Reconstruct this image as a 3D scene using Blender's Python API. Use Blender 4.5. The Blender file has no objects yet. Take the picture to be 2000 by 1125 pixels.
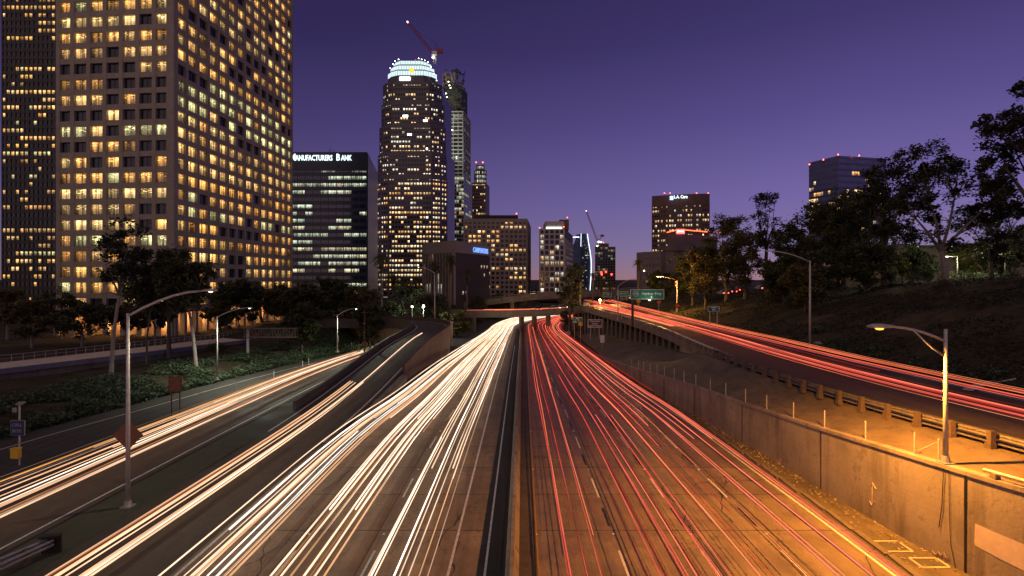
import bpy, math, random
from mathutils import Vector, Matrix, noise
R = math.radians
rnd = random.Random(7)
SC = bpy.context.scene
COL = SC.collection

# ------------------------------------------------------------------ camera, sky, exposure
CAMZ, F, U0, V0 = 12.5, 1075.0, 1000.0, 545.0      # the photo is 2000 px wide; horizon on row 545
cam_d = bpy.data.cameras.new('camera'); cam = bpy.data.objects.new('camera', cam_d); COL.objects.link(cam)
cam.location = (0, 0, CAMZ); cam.rotation_euler = (R(90), 0, 0)
cam_d.sensor_width = 36; cam_d.lens = 36 * F / 2000
cam_d.shift_y = -(562.5 - V0) / 2000
cam_d.clip_start = 0.1; cam_d.clip_end = 20000
SC.camera = cam
SC.view_settings.view_transform = 'Standard'; SC.view_settings.look = 'None'
SC.view_settings.exposure = 0.26; SC.view_settings.gamma = 1
SC.cycles.use_denoising = True
SC.cycles.max_bounces = 5; SC.cycles.diffuse_bounces = 3; SC.cycles.glossy_bounces = 3
SC.cycles.sample_clamp_indirect = 3.0

W_ = bpy.data.worlds.new('World'); SC.world = W_; W_.use_nodes = True
nt = W_.node_tree; nt.nodes.clear()
def N(nt, t, **k):
    n = nt.nodes.new(t)
    for a, b in k.items(): setattr(n, a, b)
    return n
tc = N(nt, 'ShaderNodeTexCoord'); sep = N(nt, 'ShaderNodeSeparateXYZ'); nt.links.new(tc.outputs['Generated'], sep.inputs[0])
rmp = N(nt, 'ShaderNodeValToRGB'); nt.links.new(sep.outputs['Z'], rmp.inputs[0])
el = rmp.color_ramp.elements
stops = [(0.0, (.27, .145, .18)), (0.018, (.235, .148, .215)), (0.05, (.182, .140, .27)), (0.13, (.132, .102, .280)),
         (0.26, (.075, .056, .192)), (0.38, (.041, .030, .116)), (0.5, (.026, .0190, .078)), (1.0, (.015, .010, .045))]
while len(el) < len(stops): el.new(0.5)
for e, (p, c) in zip(el, stops): e.position = p; e.color = (*c, 1)
mr = N(nt, 'ShaderNodeMapRange'); mr.inputs['From Min'].default_value = -0.45; mr.inputs['From Max'].default_value = 0.5
mr.inputs['To Min'].default_value = 0.62; mr.inputs['To Max'].default_value = 1.12
nt.links.new(sep.outputs['X'], mr.inputs['Value'])
vm = N(nt, 'ShaderNodeVectorMath', operation='SCALE'); nt.links.new(rmp.outputs[0], vm.inputs[0]); nt.links.new(mr.outputs[0], vm.inputs['Scale'])
bg = N(nt, 'ShaderNodeBackground'); nt.links.new(vm.outputs[0], bg.inputs[0]); bg.inputs[1].default_value = 1.0
wo = N(nt, 'ShaderNodeOutputWorld'); nt.links.new(bg.outputs[0], wo.inputs[0])
sun_d = bpy.data.lights.new('warm_fill_sun', 'SUN'); sun_d.energy = .50; sun_d.angle = R(90); sun_d.color = (1, .70, .50)  # added soft warm fill from behind the camera
sun_o = bpy.data.objects.new('warm_fill_sun', sun_d); COL.objects.link(sun_o); sun_o.rotation_euler = (R(48), 0, R(-28))

# ------------------------------------------------------------------ materials
MATS = {}
def new_mat(name):
    m = bpy.data.materials.new(name); m.use_nodes = True; m.node_tree.nodes.clear()
    return m, m.node_tree
def mat(name, col, rough=.7, metal=0., var=.25, scale=3., bump=0., spec=.5, stretch=(1, 1, 1)):
    if name in MATS: return MATS[name]
    m, t = new_mat(name)
    o = N(t, 'ShaderNodeOutputMaterial'); p = N(t, 'ShaderNodeBsdfPrincipled'); t.links.new(p.outputs[0], o.inputs[0])
    c = N(t, 'ShaderNodeTexCoord'); mp = N(t, 'ShaderNodeMapping'); mp.inputs['Scale'].default_value = stretch
    t.links.new(c.outputs['Object'], mp.inputs[0])
    n = N(t, 'ShaderNodeTexNoise'); n.inputs['Scale'].default_value = scale; n.inputs['Detail'].default_value = 6; n.inputs['Roughness'].default_value = .65
    t.links.new(mp.outputs[0], n.inputs['Vector'])
    r = N(t, 'ShaderNodeValToRGB'); r.color_ramp.elements[0].position = .3; r.color_ramp.elements[1].position = .72
    r.color_ramp.elements[0].color = (*[x * (1 - var) for x in col], 1); r.color_ramp.elements[1].color = (*[min(1, x * (1 + var)) for x in col], 1)
    t.links.new(n.outputs[0], r.inputs[0]); t.links.new(r.outputs[0], p.inputs['Base Color'])
    p.inputs['Roughness'].default_value = rough; p.inputs['Metallic'].default_value = metal
    p.inputs['Specular IOR Level'].default_value = spec
    if bump:
        b = N(t, 'ShaderNodeBump'); b.inputs['Strength'].default_value = bump; b.inputs['Distance'].default_value = .05
        t.links.new(n.outputs[0], b.inputs['Height']); t.links.new(b.outputs[0], p.inputs['Normal'])
    MATS[name] = m; return m
def emis(name, col, strength, light=False):
    if name in MATS: return MATS[name]
    m, t = new_mat(name)
    o = N(t, 'ShaderNodeOutputMaterial'); e = N(t, 'ShaderNodeEmission'); t.links.new(e.outputs[0], o.inputs[0])
    e.inputs[0].default_value = (*col, 1); e.inputs[1].default_value = strength
    if not light: m.cycles.emission_sampling = 'NONE'
    MATS[name] = m; return m
def math_n(t, op, a, b=None, c=None):
    n = N(t, 'ShaderNodeMath', operation=op)
    for i, x in enumerate((a, b, c)):
        if x is None: continue
        if isinstance(x, (int, float)): n.inputs[i].default_value = x
        else: t.links.new(x, n.inputs[i])
    return n.outputs[0]
def mixc(t, fac, a, b, mode='MIX'):
    n = N(t, 'ShaderNodeMix', data_type='RGBA', blend_type=mode)
    for s, x in ((0, fac), (6, a), (7, b)):
        if isinstance(x, (int, float)): n.inputs[s].default_value = x
        elif isinstance(x, tuple): n.inputs[s].default_value = (*x, 1)
        else: t.links.new(x, n.inputs[s])
    return n.outputs[2]
def noise_n(t, vec, scale, detail=4, stretch=None, rough=.6):
    if stretch:
        mp = N(t, 'ShaderNodeMapping'); mp.inputs['Scale'].default_value = stretch; t.links.new(vec, mp.inputs[0]); vec = mp.outputs[0]
    n = N(t, 'ShaderNodeTexNoise'); n.inputs['Scale'].default_value = scale; n.inputs['Detail'].default_value = detail; n.inputs['Roughness'].default_value = rough
    t.links.new(vec, n.inputs['Vector']); return n.outputs[0]
def ramp_n(t, fac, p0, p1, v0=0., v1=1.):
    n = N(t, 'ShaderNodeMapRange'); n.clamp = True
    n.inputs[1].default_value = p0; n.inputs[2].default_value = p1; n.inputs[3].default_value = v0; n.inputs[4].default_value = v1
    t.links.new(fac, n.inputs[0]); return n.outputs[0]

def pavement(name, base, joints=True, oil=True, slabw=None, rough=.55):
    """freeway concrete: slabs with transverse joints, tyre wear and oil stains along the lanes, speckle and cracks"""
    m, t = new_mat(name)
    o = N(t, 'ShaderNodeOutputMaterial'); p = N(t, 'ShaderNodeBsdfPrincipled'); t.links.new(p.outputs[0], o.inputs[0])
    c = N(t, 'ShaderNodeTexCoord'); vec = c.outputs['Object']
    s = N(t, 'ShaderNodeSeparateXYZ'); t.links.new(vec, s.inputs[0])
    big = noise_n(t, vec, .35, 5); fine = noise_n(t, vec, 14, 3); streak = noise_n(t, vec, 1.0, 5, (1.6, .03, 1))
    grain = noise_n(t, vec, 60, 2)
    col = mixc(t, ramp_n(t, big, .3, .7), tuple(x * .55 for x in base), tuple(min(1, x * 1.35) for x in base))
    patch = noise_n(t, vec, 1.6, 8, (1, .5, 1), .75)
    col = mixc(t, ramp_n(t, patch, .50, .60, 0, .45), col, tuple(x * .35 for x in base))
    col = mixc(t, ramp_n(t, fine, .35, .75, 0, .5), col, tuple(x * .55 for x in base))
    if oil: col = mixc(t, ramp_n(t, streak, .45, .72, 0, .75), col, tuple(x * .38 for x in base))
    col = mixc(t, ramp_n(t, grain, .62, .75, 0, .25), col, tuple(min(1, x * 1.9) for x in base))
    if joints:
        w = noise_n(t, vec, 2.5, 3)
        y = math_n(t, 'ADD', s.outputs['Y'], math_n(t, 'MULTIPLY', w, .08))
        fr = math_n(t, 'FRACT', math_n(t, 'DIVIDE', math_n(t, 'SUBTRACT', y, 4.47), 4.57))
        j = math_n(t, 'LESS_THAN', fr, .017)
        # each slab its own tone
        fl = math_n(t, 'FLOOR', math_n(t, 'DIVIDE', math_n(t, 'SUBTRACT', y, 4.47), 4.57))
        fx = math_n(t, 'FLOOR', math_n(t, 'DIVIDE', math_n(t, 'SUBTRACT', s.outputs['X'], math_n(t, 'MULTIPLY', s.outputs['Y'], .0186)), 3.66))
        cmb = N(t, 'ShaderNodeCombineXYZ'); t.links.new(fl, cmb.inputs[0]); t.links.new(fx, cmb.inputs[1])
        wn = N(t, 'ShaderNodeTexWhiteNoise'); t.links.new(cmb.outputs[0], wn.inputs['Vector'])
        col = mixc(t, ramp_n(t, wn.outputs['Value'], 0, 1, 0, .35), col, tuple(x * .5 for x in base))
        col = mixc(t, math_n(t, 'MULTIPLY', j, .8), col, (.012, .01, .009))
    vo = N(t, 'ShaderNodeTexVoronoi', feature='DISTANCE_TO_EDGE'); vo.inputs['Scale'].default_value = .22
    dist = N(t, 'ShaderNodeVectorMath', operation='ADD'); nn = N(t, 'ShaderNodeTexNoise'); nn.inputs['Scale'].default_value = .8; nn.inputs['Detail'].default_value = 5
    t.links.new(vec, nn.inputs['Vector']); sc_ = N(t, 'ShaderNodeVectorMath', operation='SCALE'); sc_.inputs['Scale'].default_value = 4.
    t.links.new(nn.outputs['Color'], sc_.inputs[0]); t.links.new(vec, dist.inputs[0]); t.links.new(sc_.outputs[0], dist.inputs[1]); t.links.new(dist.outputs[0], vo.inputs['Vector'])
    crack = math_n(t, 'LESS_THAN', vo.outputs['Distance'], .004)
    col = mixc(t, math_n(t, 'MULTIPLY', crack, .6), col, (.012, .01, .009))
    t.links.new(col, p.inputs['Base Color'])
    rr = ramp_n(t, big, .3, .7, rough - .12, rough + .15); t.links.new(rr, p.inputs['Roughness'])
    b = N(t, 'ShaderNodeBump'); b.inputs['Strength'].default_value = .35; b.inputs['Distance'].default_value = .02
    t.links.new(fine, b.inputs['Height']); t.links.new(b.outputs[0], p.inputs['Normal'])
    MATS[name] = m; return m

def wall_mat(name, base, stain=(.07, .05, .035)):
    m, t = new_mat(name)
    o = N(t, 'ShaderNodeOutputMaterial'); p = N(t, 'ShaderNodeBsdfPrincipled'); t.links.new(p.outputs[0], o.inputs[0])
    c = N(t, 'ShaderNodeTexCoord'); vec = c.outputs['Object']
    big = noise_n(t, vec, .45, 6); drip = noise_n(t, vec, 1., 7, (1.3, 1.3, .16)); fine = noise_n(t, vec, 9, 4)
    board = noise_n(t, vec, 1., 2, (.15, .15, 5.))
    col = mixc(t, ramp_n(t, big, .35, .7), tuple(x * .72 for x in base), tuple(min(1, x * 1.25) for x in base))
    col = mixc(t, ramp_n(t, drip, .50, .72, 0, .7), col, stain)
    pz = N(t, 'ShaderNodeSeparateXYZ'); t.links.new(vec, pz.inputs[0])
    fl = math_n(t, 'FLOOR', math_n(t, 'DIVIDE', pz.outputs['Y'], 7.3)); wn = N(t, 'ShaderNodeTexWhiteNoise', noise_dimensions='1D'); t.links.new(fl, wn.inputs['W'])
    col = mixc(t, ramp_n(t, wn.outputs['Value'], 0, 1, 0, .22), col, tuple(x * .5 for x in base))
    blot = noise_n(t, vec, .9, 8, None, .8); col = mixc(t, ramp_n(t, blot, .54, .62, 0, .5), col, stain)
    col = mixc(t, ramp_n(t, fine, .4, .8, 0, .3), col, tuple(x * .5 for x in base))
    col = mixc(t, ramp_n(t, board, .5, .7, 0, .2), col, tuple(x * .6 for x in base))
    t.links.new(col, p.inputs['Base Color']); p.inputs['Roughness'].default_value = .85
    b = N(t, 'ShaderNodeBump'); b.inputs['Strength'].default_value = .5; b.inputs['Distance'].default_value = .03
    t.links.new(fine, b.inputs['Height']); t.links.new(b.outputs[0], p.inputs['Normal'])
    MATS[name] = m; return m

def lit_window_mat(name, strength=1.0, detail=True):
    """rooms behind glass: face colour attribute 'wc', ceiling lamps, blinds and furniture from the pane's UV"""
    m, t = new_mat(name)
    o = N(t, 'ShaderNodeOutputMaterial'); e = N(t, 'ShaderNodeEmission')
    a = N(t, 'ShaderNodeAttribute', attribute_name='wc')
    uv = N(t, 'ShaderNodeUVMap'); s = N(t, 'ShaderNodeSeparateXYZ'); t.links.new(uv.outputs[0], s.inputs[0])
    fv = math_n(t, 'FRACT', s.outputs[1])
    blinds = noise_n(t, uv.outputs[0], 1., 1, (2.6, .25, 1)); furn = noise_n(t, uv.outputs[0], 1, 3, (6, 7, 1))
    lamps = noise_n(t, uv.outputs[0], 1., 1, (3.2, 14, 1))
    b = ramp_n(t, blinds, .40, .60, .18, 1.1)
    g = ramp_n(t, fv, 0, 1, .55, 1.25)
    f = mixc(t, 1., b, b)  # scalar holder
    br = math_n(t, 'MULTIPLY', b, g)
    low = math_n(t, 'MULTIPLY', ramp_n(t, furn, .48, .56), ramp_n(t, fv, .15, .45, 1, 0))
    br = math_n(t, 'MULTIPLY', br, math_n(t, 'SUBTRACT', 1.0, math_n(t, 'MULTIPLY', low, .7)))
    lm = math_n(t, 'MULTIPLY', ramp_n(t, lamps, .565, .62), math_n(t, 'MULTIPLY', ramp_n(t, fv, .5, .6), ramp_n(t, fv, .9, .97, 1, 0)))
    br = math_n(t, 'ADD', br, math_n(t, 'MULTIPLY', lm, 2.2))
    br = math_n(t, 'MULTIPLY', br, strength)
    t.links.new(a.outputs['Color'], e.inputs[0]); t.links.new(br if detail else math_n(t, 'MULTIPLY', g, strength), e.inputs[1])
    gl = N(t, 'ShaderNodeBsdfGlossy'); gl.inputs['Roughness'].default_value = .05; gl.inputs['Color'].default_value = (.06, .06, .06, 1)
    ad = N(t, 'ShaderNodeAddShader'); t.links.new(e.outputs[0], ad.inputs[0]); t.links.new(gl.outputs[0], ad.inputs[1])
    t.links.new(ad.outputs[0], o.inputs[0])
    m.cycles.emission_sampling = 'NONE'
    MATS[name] = m; return m
def glass_dark(name, tint=(.02, .022, .03), rough=.12, spec=.5):
    return mat(name, tint, rough, 0., .3, .15, 0, spec)

def leaf_mat(name, col, var=.45):
    m, t = new_mat(name)
    o = N(t, 'ShaderNodeOutputMaterial'); p = N(t, 'ShaderNodeBsdfPrincipled')
    c = N(t, 'ShaderNodeTexCoord'); g = N(t, 'ShaderNodeNewGeometry')
    n1 = noise_n(t, c.outputs['Object'], .5, 3)
    k = math_n(t, 'ADD', math_n(t, 'MULTIPLY', g.outputs['Random Per Island'], .6), math_n(t, 'MULTIPLY', n1, .7))
    cc = mixc(t, ramp_n(t, k, .25, 1.0), tuple(x * (1 - var) for x in col), tuple(x * (1 + var) for x in col))
    t.links.new(cc, p.inputs['Base Color']); p.inputs['Roughness'].default_value = .6; p.inputs['Specular IOR Level'].default_value = .3
    tr = N(t, 'ShaderNodeBsdfTranslucent'); t.links.new(cc, tr.inputs[0])
    mx = N(t, 'ShaderNodeMixShader'); mx.inputs[0].default_value = .25; t.links.new(p.outputs[0], mx.inputs[1]); t.links.new(tr.outputs[0], mx.inputs[2])
    t.links.new(mx.outputs[0], o.inputs[0]); MATS[name] = m; return m

M_road = pavement('freeway_concrete', (.25, .19, .135))
M_road2 = pavement('freeway_concrete_left', (.27, .195, .125), rough=.75)
M_asph = pavement('asphalt', (.075, .06, .045), joints=False, rough=.75)
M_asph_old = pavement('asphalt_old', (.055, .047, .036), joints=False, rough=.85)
M_green = pavement('greenish_gore_paving', (.055, .062, .032), joints=False, oil=False, rough=.8)  # greenish base tone over the whole gore
M_slab = pavement('slope_paving', (.16, .12, .075), joints=False, oil=False, rough=.8)
M_wall = wall_mat('retaining_concrete', (.30, .26, .21))
M_conc = wall_mat('bridge_concrete', (.18, .15, .12))
M_conc_dark = wall_mat('old_dark_concrete', (.10, .085, .07), (.03, .024, .02))
M_tower = mat('tower_stone', (.30, .265, .195), .8, 0, .16, .6)
M_white = mat('white_road_paint', (.62, .60, .55), .6, 0, .35, 9)
M_yellow = mat('yellow_road_paint', (.34, .21, .045), .6, 0, .35, 9)
M_galv = mat('galvanised_steel', (.42, .41, .39), .45, .6, .2, 6)
M_pole = mat('painted_pole', (.45, .43, .39), .5, .2, .2, 5)
M_rust = mat('rusty_steel', (.10, .045, .03), .8, .2, .4, 8)
M_wood = mat('rail_post_wood', (.11, .075, .05), .85, 0, .4, 12)
M_dirt = mat('dirt', (.055, .045, .032), .95, 0, .5, 1.2, .6)
M_grass = mat('dry_slope_grass', (.050, .043, .026), .95, 0, .55, .8, .8)
def soil_mat(name):
    m, t = new_mat(name); o = N(t, 'ShaderNodeOutputMaterial'); p = N(t, 'ShaderNodeBsdfPrincipled'); t.links.new(p.outputs[0], o.inputs[0]); c = N(t, 'ShaderNodeTexCoord'); vec = c.outputs['Object']
    a = noise_n(t, vec, .09, 6, None, .7); b = noise_n(t, vec, 1.1, 7, None, .75); d = noise_n(t, vec, .5, 5, (.25, 1, 1))
    col = mixc(t, ramp_n(t, b, .35, .68), (.022, .024, .013), (.085, .068, .042)); col = mixc(t, ramp_n(t, a, .46, .60, 0, .75), col, (.095, .075, .050)); col = mixc(t, ramp_n(t, d, .52, .62, 0, .7), col, (.026, .028, .014))
    t.links.new(col, p.inputs['Base Color']); p.inputs['Roughness'].default_value = .95; p.inputs['Specular IOR Level'].default_value = .1
    bp = N(t, 'ShaderNodeBump'); bp.inputs['Strength'].default_value = 1.; bp.inputs['Distance'].default_value = .25; t.links.new(b, bp.inputs['Height']); t.links.new(bp.outputs[0], p.inputs['Normal']); MATS[name] = m; return m
M_grass = soil_mat('slope_soil')
M_bark = mat('bark', (.11, .085, .065), .9, 0, .4, 6, .4)
M_bark_pale = mat('pale_bark', (.26, .22, .18), .85, 0, .35, 4, .3)
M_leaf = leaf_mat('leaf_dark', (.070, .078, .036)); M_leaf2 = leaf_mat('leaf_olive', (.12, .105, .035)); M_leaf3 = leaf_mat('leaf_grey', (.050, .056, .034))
M_ivy = leaf_mat('ivy_leaf', (.075, .105, .055), .65)
M_gsign = mat('sign_green', (.010, .12, .075), .4, 0, .1, 4); M_bsign = mat('sign_brown', (.10, .035, .015), .4, 0, .1, 4)
M_ysign = mat('sign_yellow', (.75, .42, .02), .4, 0, .1, 4); M_osign = mat('sign_orange', (.70, .13, .02), .4, 0, .1, 4)
M_wsign = mat('sign_white', (.72, .72, .70), .4, 0, .05, 4); M_black = mat('black_paint', (.012, .012, .012), .6, 0, .2, 4)
M_alu = mat('sign_back_aluminium', (.30, .29, .27), .5, .5, .2, 5)
M_oback = mat('faded_sign_back', (.16, .055, .03), .7, 0, .35, 5)
M_glassD = glass_dark('dark_glass'); M_glassB = glass_dark('blue_dark_glass', (.012, .022, .05), .08, .9)
M_glassV = mat('reflective_glass', (.55, .52, .62), .12, .9, .12, .3)
M_frame = mat('dark_window_frame', (.03, .027, .025), .5, .3, .2, 3)
M_lit = lit_window_mat('lit_window', 1.02); M_lit_far = lit_window_mat('lit_window_far', 1.0, True)

# ------------------------------------------------------------------ mesh helpers
ORG = {}
class MB:
    def __init__(s): s.v = []; s.f = []; s.m = []; s.uv = {}; s.wc = {}
    def face(s, pts, m=0, uv=None, wc=None):
        i = len(s.v); s.v.extend(tuple(p) for p in pts); s.f.append(tuple(range(i, i + len(pts)))); s.m.append(m)
        if uv: s.uv[len(s.f) - 1] = uv
        if wc: s.wc[len(s.f) - 1] = wc
    def box(s, c, d, rz=0., m=0, rx=0., ry=0.):
        M = Matrix.Rotation(rz, 3, 'Z') @ Matrix.Rotation(ry, 3, 'Y') @ Matrix.Rotation(rx, 3, 'X'); c = Vector(c); i = len(s.v)
        for x in (-.5, .5):
            for y in (-.5, .5):
                for z in (-.5, .5): s.v.append(tuple(c + M @ Vector((x * d[0], y * d[1], z * d[2]))))
        for q in ((0, 1, 3, 2), (4, 6, 7, 5), (0, 4, 5, 1), (2, 3, 7, 6), (0, 2, 6, 4), (1, 5, 7, 3)):
            s.f.append(tuple(i + k for k in q)); s.m.append(m)
    def prism(s, poly, z0, z1, m=0, mt=None):
        n = len(poly); i = len(s.v)
        z0s = z0 if isinstance(z0, (list, tuple)) else [z0] * n; z1s = z1 if isinstance(z1, (list, tuple)) else [z1] * n
        for k, p in enumerate(poly): s.v.append((p[0], p[1], z0s[k]))
        for k, p in enumerate(poly): s.v.append((p[0], p[1], z1s[k]))
        for k in range(n):
            a, b = k, (k + 1) % n; s.f.append((i + a, i + b, i + n + b, i + n + a)); s.m.append(m)
        s.f.append(tuple(i + n + k for k in range(n))); s.m.append(m if mt is None else mt)
        s.f.append(tuple(i + k for k in reversed(range(n)))); s.m.append(m)
    def tube(s, pts, rad, n=6, m=0, cap=True):
        pts = [Vector(p) for p in pts]; L = len(pts); rad = rad if isinstance(rad, (list, tuple)) else [rad] * L; i0 = len(s.v)
        up = Vector((0, 0, 1)); prev = None
        for k in range(L):
            d = (pts[min(k + 1, L - 1)] - pts[max(k - 1, 0)]).normalized()
            a = d.cross(up)
            if a.length < .05: a = d.cross(Vector((1, 0, 0)))
            a.normalize()
            if prev is not None and a.dot(prev) < 0: a = -a
            prev = a; b = a.cross(d)
            for j in range(n):
                t = 2 * math.pi * j / n; s.v.append(tuple(pts[k] + a * math.cos(t) * rad[k] + b * math.sin(t) * rad[k]))
        for k in range(L - 1):
            for j in range(n):
                a = i0 + k * n + j; b = i0 + k * n + (j + 1) % n; s.f.append((a, b, b + n, a + n)); s.m.append(m)
        if cap:
            s.f.append(tuple(i0 + j for j in reversed(range(n)))); s.m.append(m)
            s.f.append(tuple(i0 + (L - 1) * n + j for j in range(n))); s.m.append(m)
    def ball(s, c, r, m=0, n=8, sz=1.):
        i0 = len(s.v); k = n // 2
        for a in range(1, k):
            for j in range(n):
                t = math.pi * a / k; p = 2 * math.pi * j / n
                s.v.append((c[0] + r * math.sin(t) * math.cos(p), c[1] + r * math.sin(t) * math.sin(p), c[2] + r * sz * math.cos(t)))
        s.v.append((c[0], c[1], c[2] + r * sz)); s.v.append((c[0], c[1], c[2] - r * sz)); T = len(s.v) - 2; B = T + 1
        for a in range(k - 2):
            for j in range(n):
                q = i0 + a * n + j; w = i0 + a * n + (j + 1) % n; s.f.append((q, q + n, w + n, w)); s.m.append(m)
        for j in range(n):
            s.f.append((T, i0 + j, i0 + (j + 1) % n)); s.m.append(m)
            s.f.append((B, i0 + (k - 2) * n + (j + 1) % n, i0 + (k - 2) * n + j)); s.m.append(m)
    def build(s, name, mats, parent=None, smooth=False):
        if not isinstance(mats, (list, tuple)): mats = [mats]
        o0 = ORG.get(parent.name, Vector((0, 0, 0))) if parent else Vector((0, 0, 0))
        me = bpy.data.meshes.new(name)
        me.from_pydata([(x - o0[0], y - o0[1], z - o0[2]) for x, y, z in s.v] if o0.length > 0 else s.v, [], s.f)
        for mm in mats: me.materials.append(mm)
        if len(mats) > 1: me.polygons.foreach_set('material_index', s.m)
        if smooth: me.polygons.foreach_set('use_smooth', [True] * len(s.f))
        if s.uv:
            l = me.uv_layers.new(name='UVMap')
            for fi, uv in s.uv.items():
                for k, li in enumerate(me.polygons[fi].loop_indices): l.data[li].uv = uv[k]
        if s.wc:
            a = me.color_attributes.new('wc', 'FLOAT_COLOR', 'CORNER')
            for fi, c in s.wc.items():
                for li in me.polygons[fi].loop_indices: a.data[li].color = (*c, 1)
        me.update()
        o = bpy.data.objects.new(name, me); COL.objects.link(o)
        if parent: o.parent = parent; ORG[o.name] = o0
        return o
def tag(o, label=None, cat=None, group=None, kind=None):
    if label: o['label'] = label
    if cat: o['category'] = cat
    if group: o['group'] = group
    if kind: o['kind'] = kind
    return o
def thing(name, loc, label, cat, group=None, local=False):
    o = bpy.data.objects.new(name, None); COL.objects.link(o); o.location = loc; o.empty_display_size = .3
    ORG[o.name] = Vector((0, 0, 0)) if local else Vector(loc)
    return tag(o, label, cat, group)
def copy_tree(o, parent=None):
    c = o.copy(); COL.objects.link(c)
    if parent: c.parent = parent
    for ch in [x for x in KIDS.get(o.name, [])] or list(o.children): copy_tree(ch, c)
    return c
KIDS = {}
def struct(mb, name, m): return tag(mb.build(name, m), kind='structure')

def lerp(a, b, t): return a + (b - a) * t
def curve(pts):
    """smooth interpolation through (y, x) pairs (monotone-ish Hermite)"""
    ys = [p[0] for p in pts]; xs = [p[1] for p in pts]; n = len(pts)
    sl = [(xs[i + 1] - xs[i]) / (ys[i + 1] - ys[i]) for i in range(n - 1)]
    tg = [sl[0]] + [(sl[i - 1] + sl[i]) / 2 for i in range(1, n - 1)] + [sl[-1]]
    def f(y):
        if y <= ys[0]: return xs[0] + (y - ys[0]) * tg[0]
        if y >= ys[-1]: return xs[-1] + (y - ys[-1]) * tg[-1]
        i = 0
        while y > ys[i + 1]: i += 1
        h = ys[i + 1] - ys[i]; t = (y - ys[i]) / h
        return ((2 * t**3 - 3 * t**2 + 1) * xs[i] + (t**3 - 2 * t**2 + t) * h * tg[i] + (-2 * t**3 + 3 * t**2) * xs[i + 1] + (t**3 - t**2) * h * tg[i + 1])
    return f
def PX(u, v, D): return Vector(((u - U0) / F * D, D, CAMZ - (v - V0) / F * D))
def GP(u, v, prof):
    """where the ray through a photo pixel meets a surface whose height is prof(y)"""
    D = 30.
    for _ in range(60):
        z = prof(D); D = lerp(D, (CAMZ - z) * F / max(v - V0, 1), .6)
    return PX(u, v, D)
def ss(a, b, x):
    t = max(0, min(1, (x - a) / (b - a))); return t * t * (3 - 2 * t)

# ------------------------------------------------------------------ road geometry (plan curves in metres; y runs away from the camera)
zr = curve([(-40, 0), (0, 0), (50, 0), (70, -.15), (100, -1.1), (140, -2.8), (180, -4.3), (210, -4.9), (240, -5), (400, -5)])
MED = lambda y: -.435 + .0186 * y + (max(0, y - 190) ** 2) * .0045
XL = curve([(-40, -14.6), (24, -14.4), (42, -14.2), (57, -12.6), (80, -11.2), (96, -10.3), (165, -7.6), (200, -6.), (230, -1.5), (265, 10), (300, 30), (340, 62)])   # left edge of the white-light carriageway
XLm = lambda y: MED(y) - 2.7
XRm = lambda y: MED(y) + 1.1 + ss(40, 165, y) * .6
XR = curve([(-40, 16.4), (23, 16.3), (34, 16.), (50, 15.4), (57, 14.7), (68, 14.1), (90, 13.9), (121, 14.2), (175, 15.8), (200, 17.8), (230, 23), (265, 36), (300, 57), (340, 90)])
WX = curve([(-40, 21.6), (18, 20.3), (23.4, 19.25), (30, 18.55), (38.9, 17.95), (43.8, 17.4), (50.7, 16.75), (57.4, 16.0), (68, 15.35), (80, 15.1), (90, 15.2), (103, 15.9), (125, 16.9), (150, 18), (190, 20.5), (220, 26), (250, 35), (300, 66), (340, 100)])
zt = curve([(-40, 4.9), (18, 4.55), (24, 4.3), (33, 3.65), (38.7, 3.25), (50.7, 2.72), (57.4, 2.3), (70, 1.3), (82, .35), (92, -.45), (103, -1.2), (125, -2.2), (150, -3.2), (180, -4.1), (210, -3), (260, -1), (400, -1)])
GX = curve([(-40, 26.4), (18, 24.6), (24.9, 23.2), (35.8, 21.4), (48, 20.9), (58, 21.1), (80, 22.4), (100, 22.3), (127, 20.7), (150, 19.4), (200, 19.4)])
HX = curve([(-40, 36), (20, 35), (36.6, 34), (50, 33.3), (62, 33.3), (85, 32.6), (130, 34), (190, 36), (260, 38)])
ZE = 4.6
LE = curve([(-40, -43), (20, -41), (42.4, -39.4), (53.8, -37.5), (66.2, -35.7), (88, -32.7), (117, -28.5), (150, -20), (180, -15), (210, -12), (240, -7), (280, 12), (320, 42), (340, 55)])
def wobble(x, y, s, a): return noise.noise(Vector((x * s, y * s, 3.1))) * a

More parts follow.
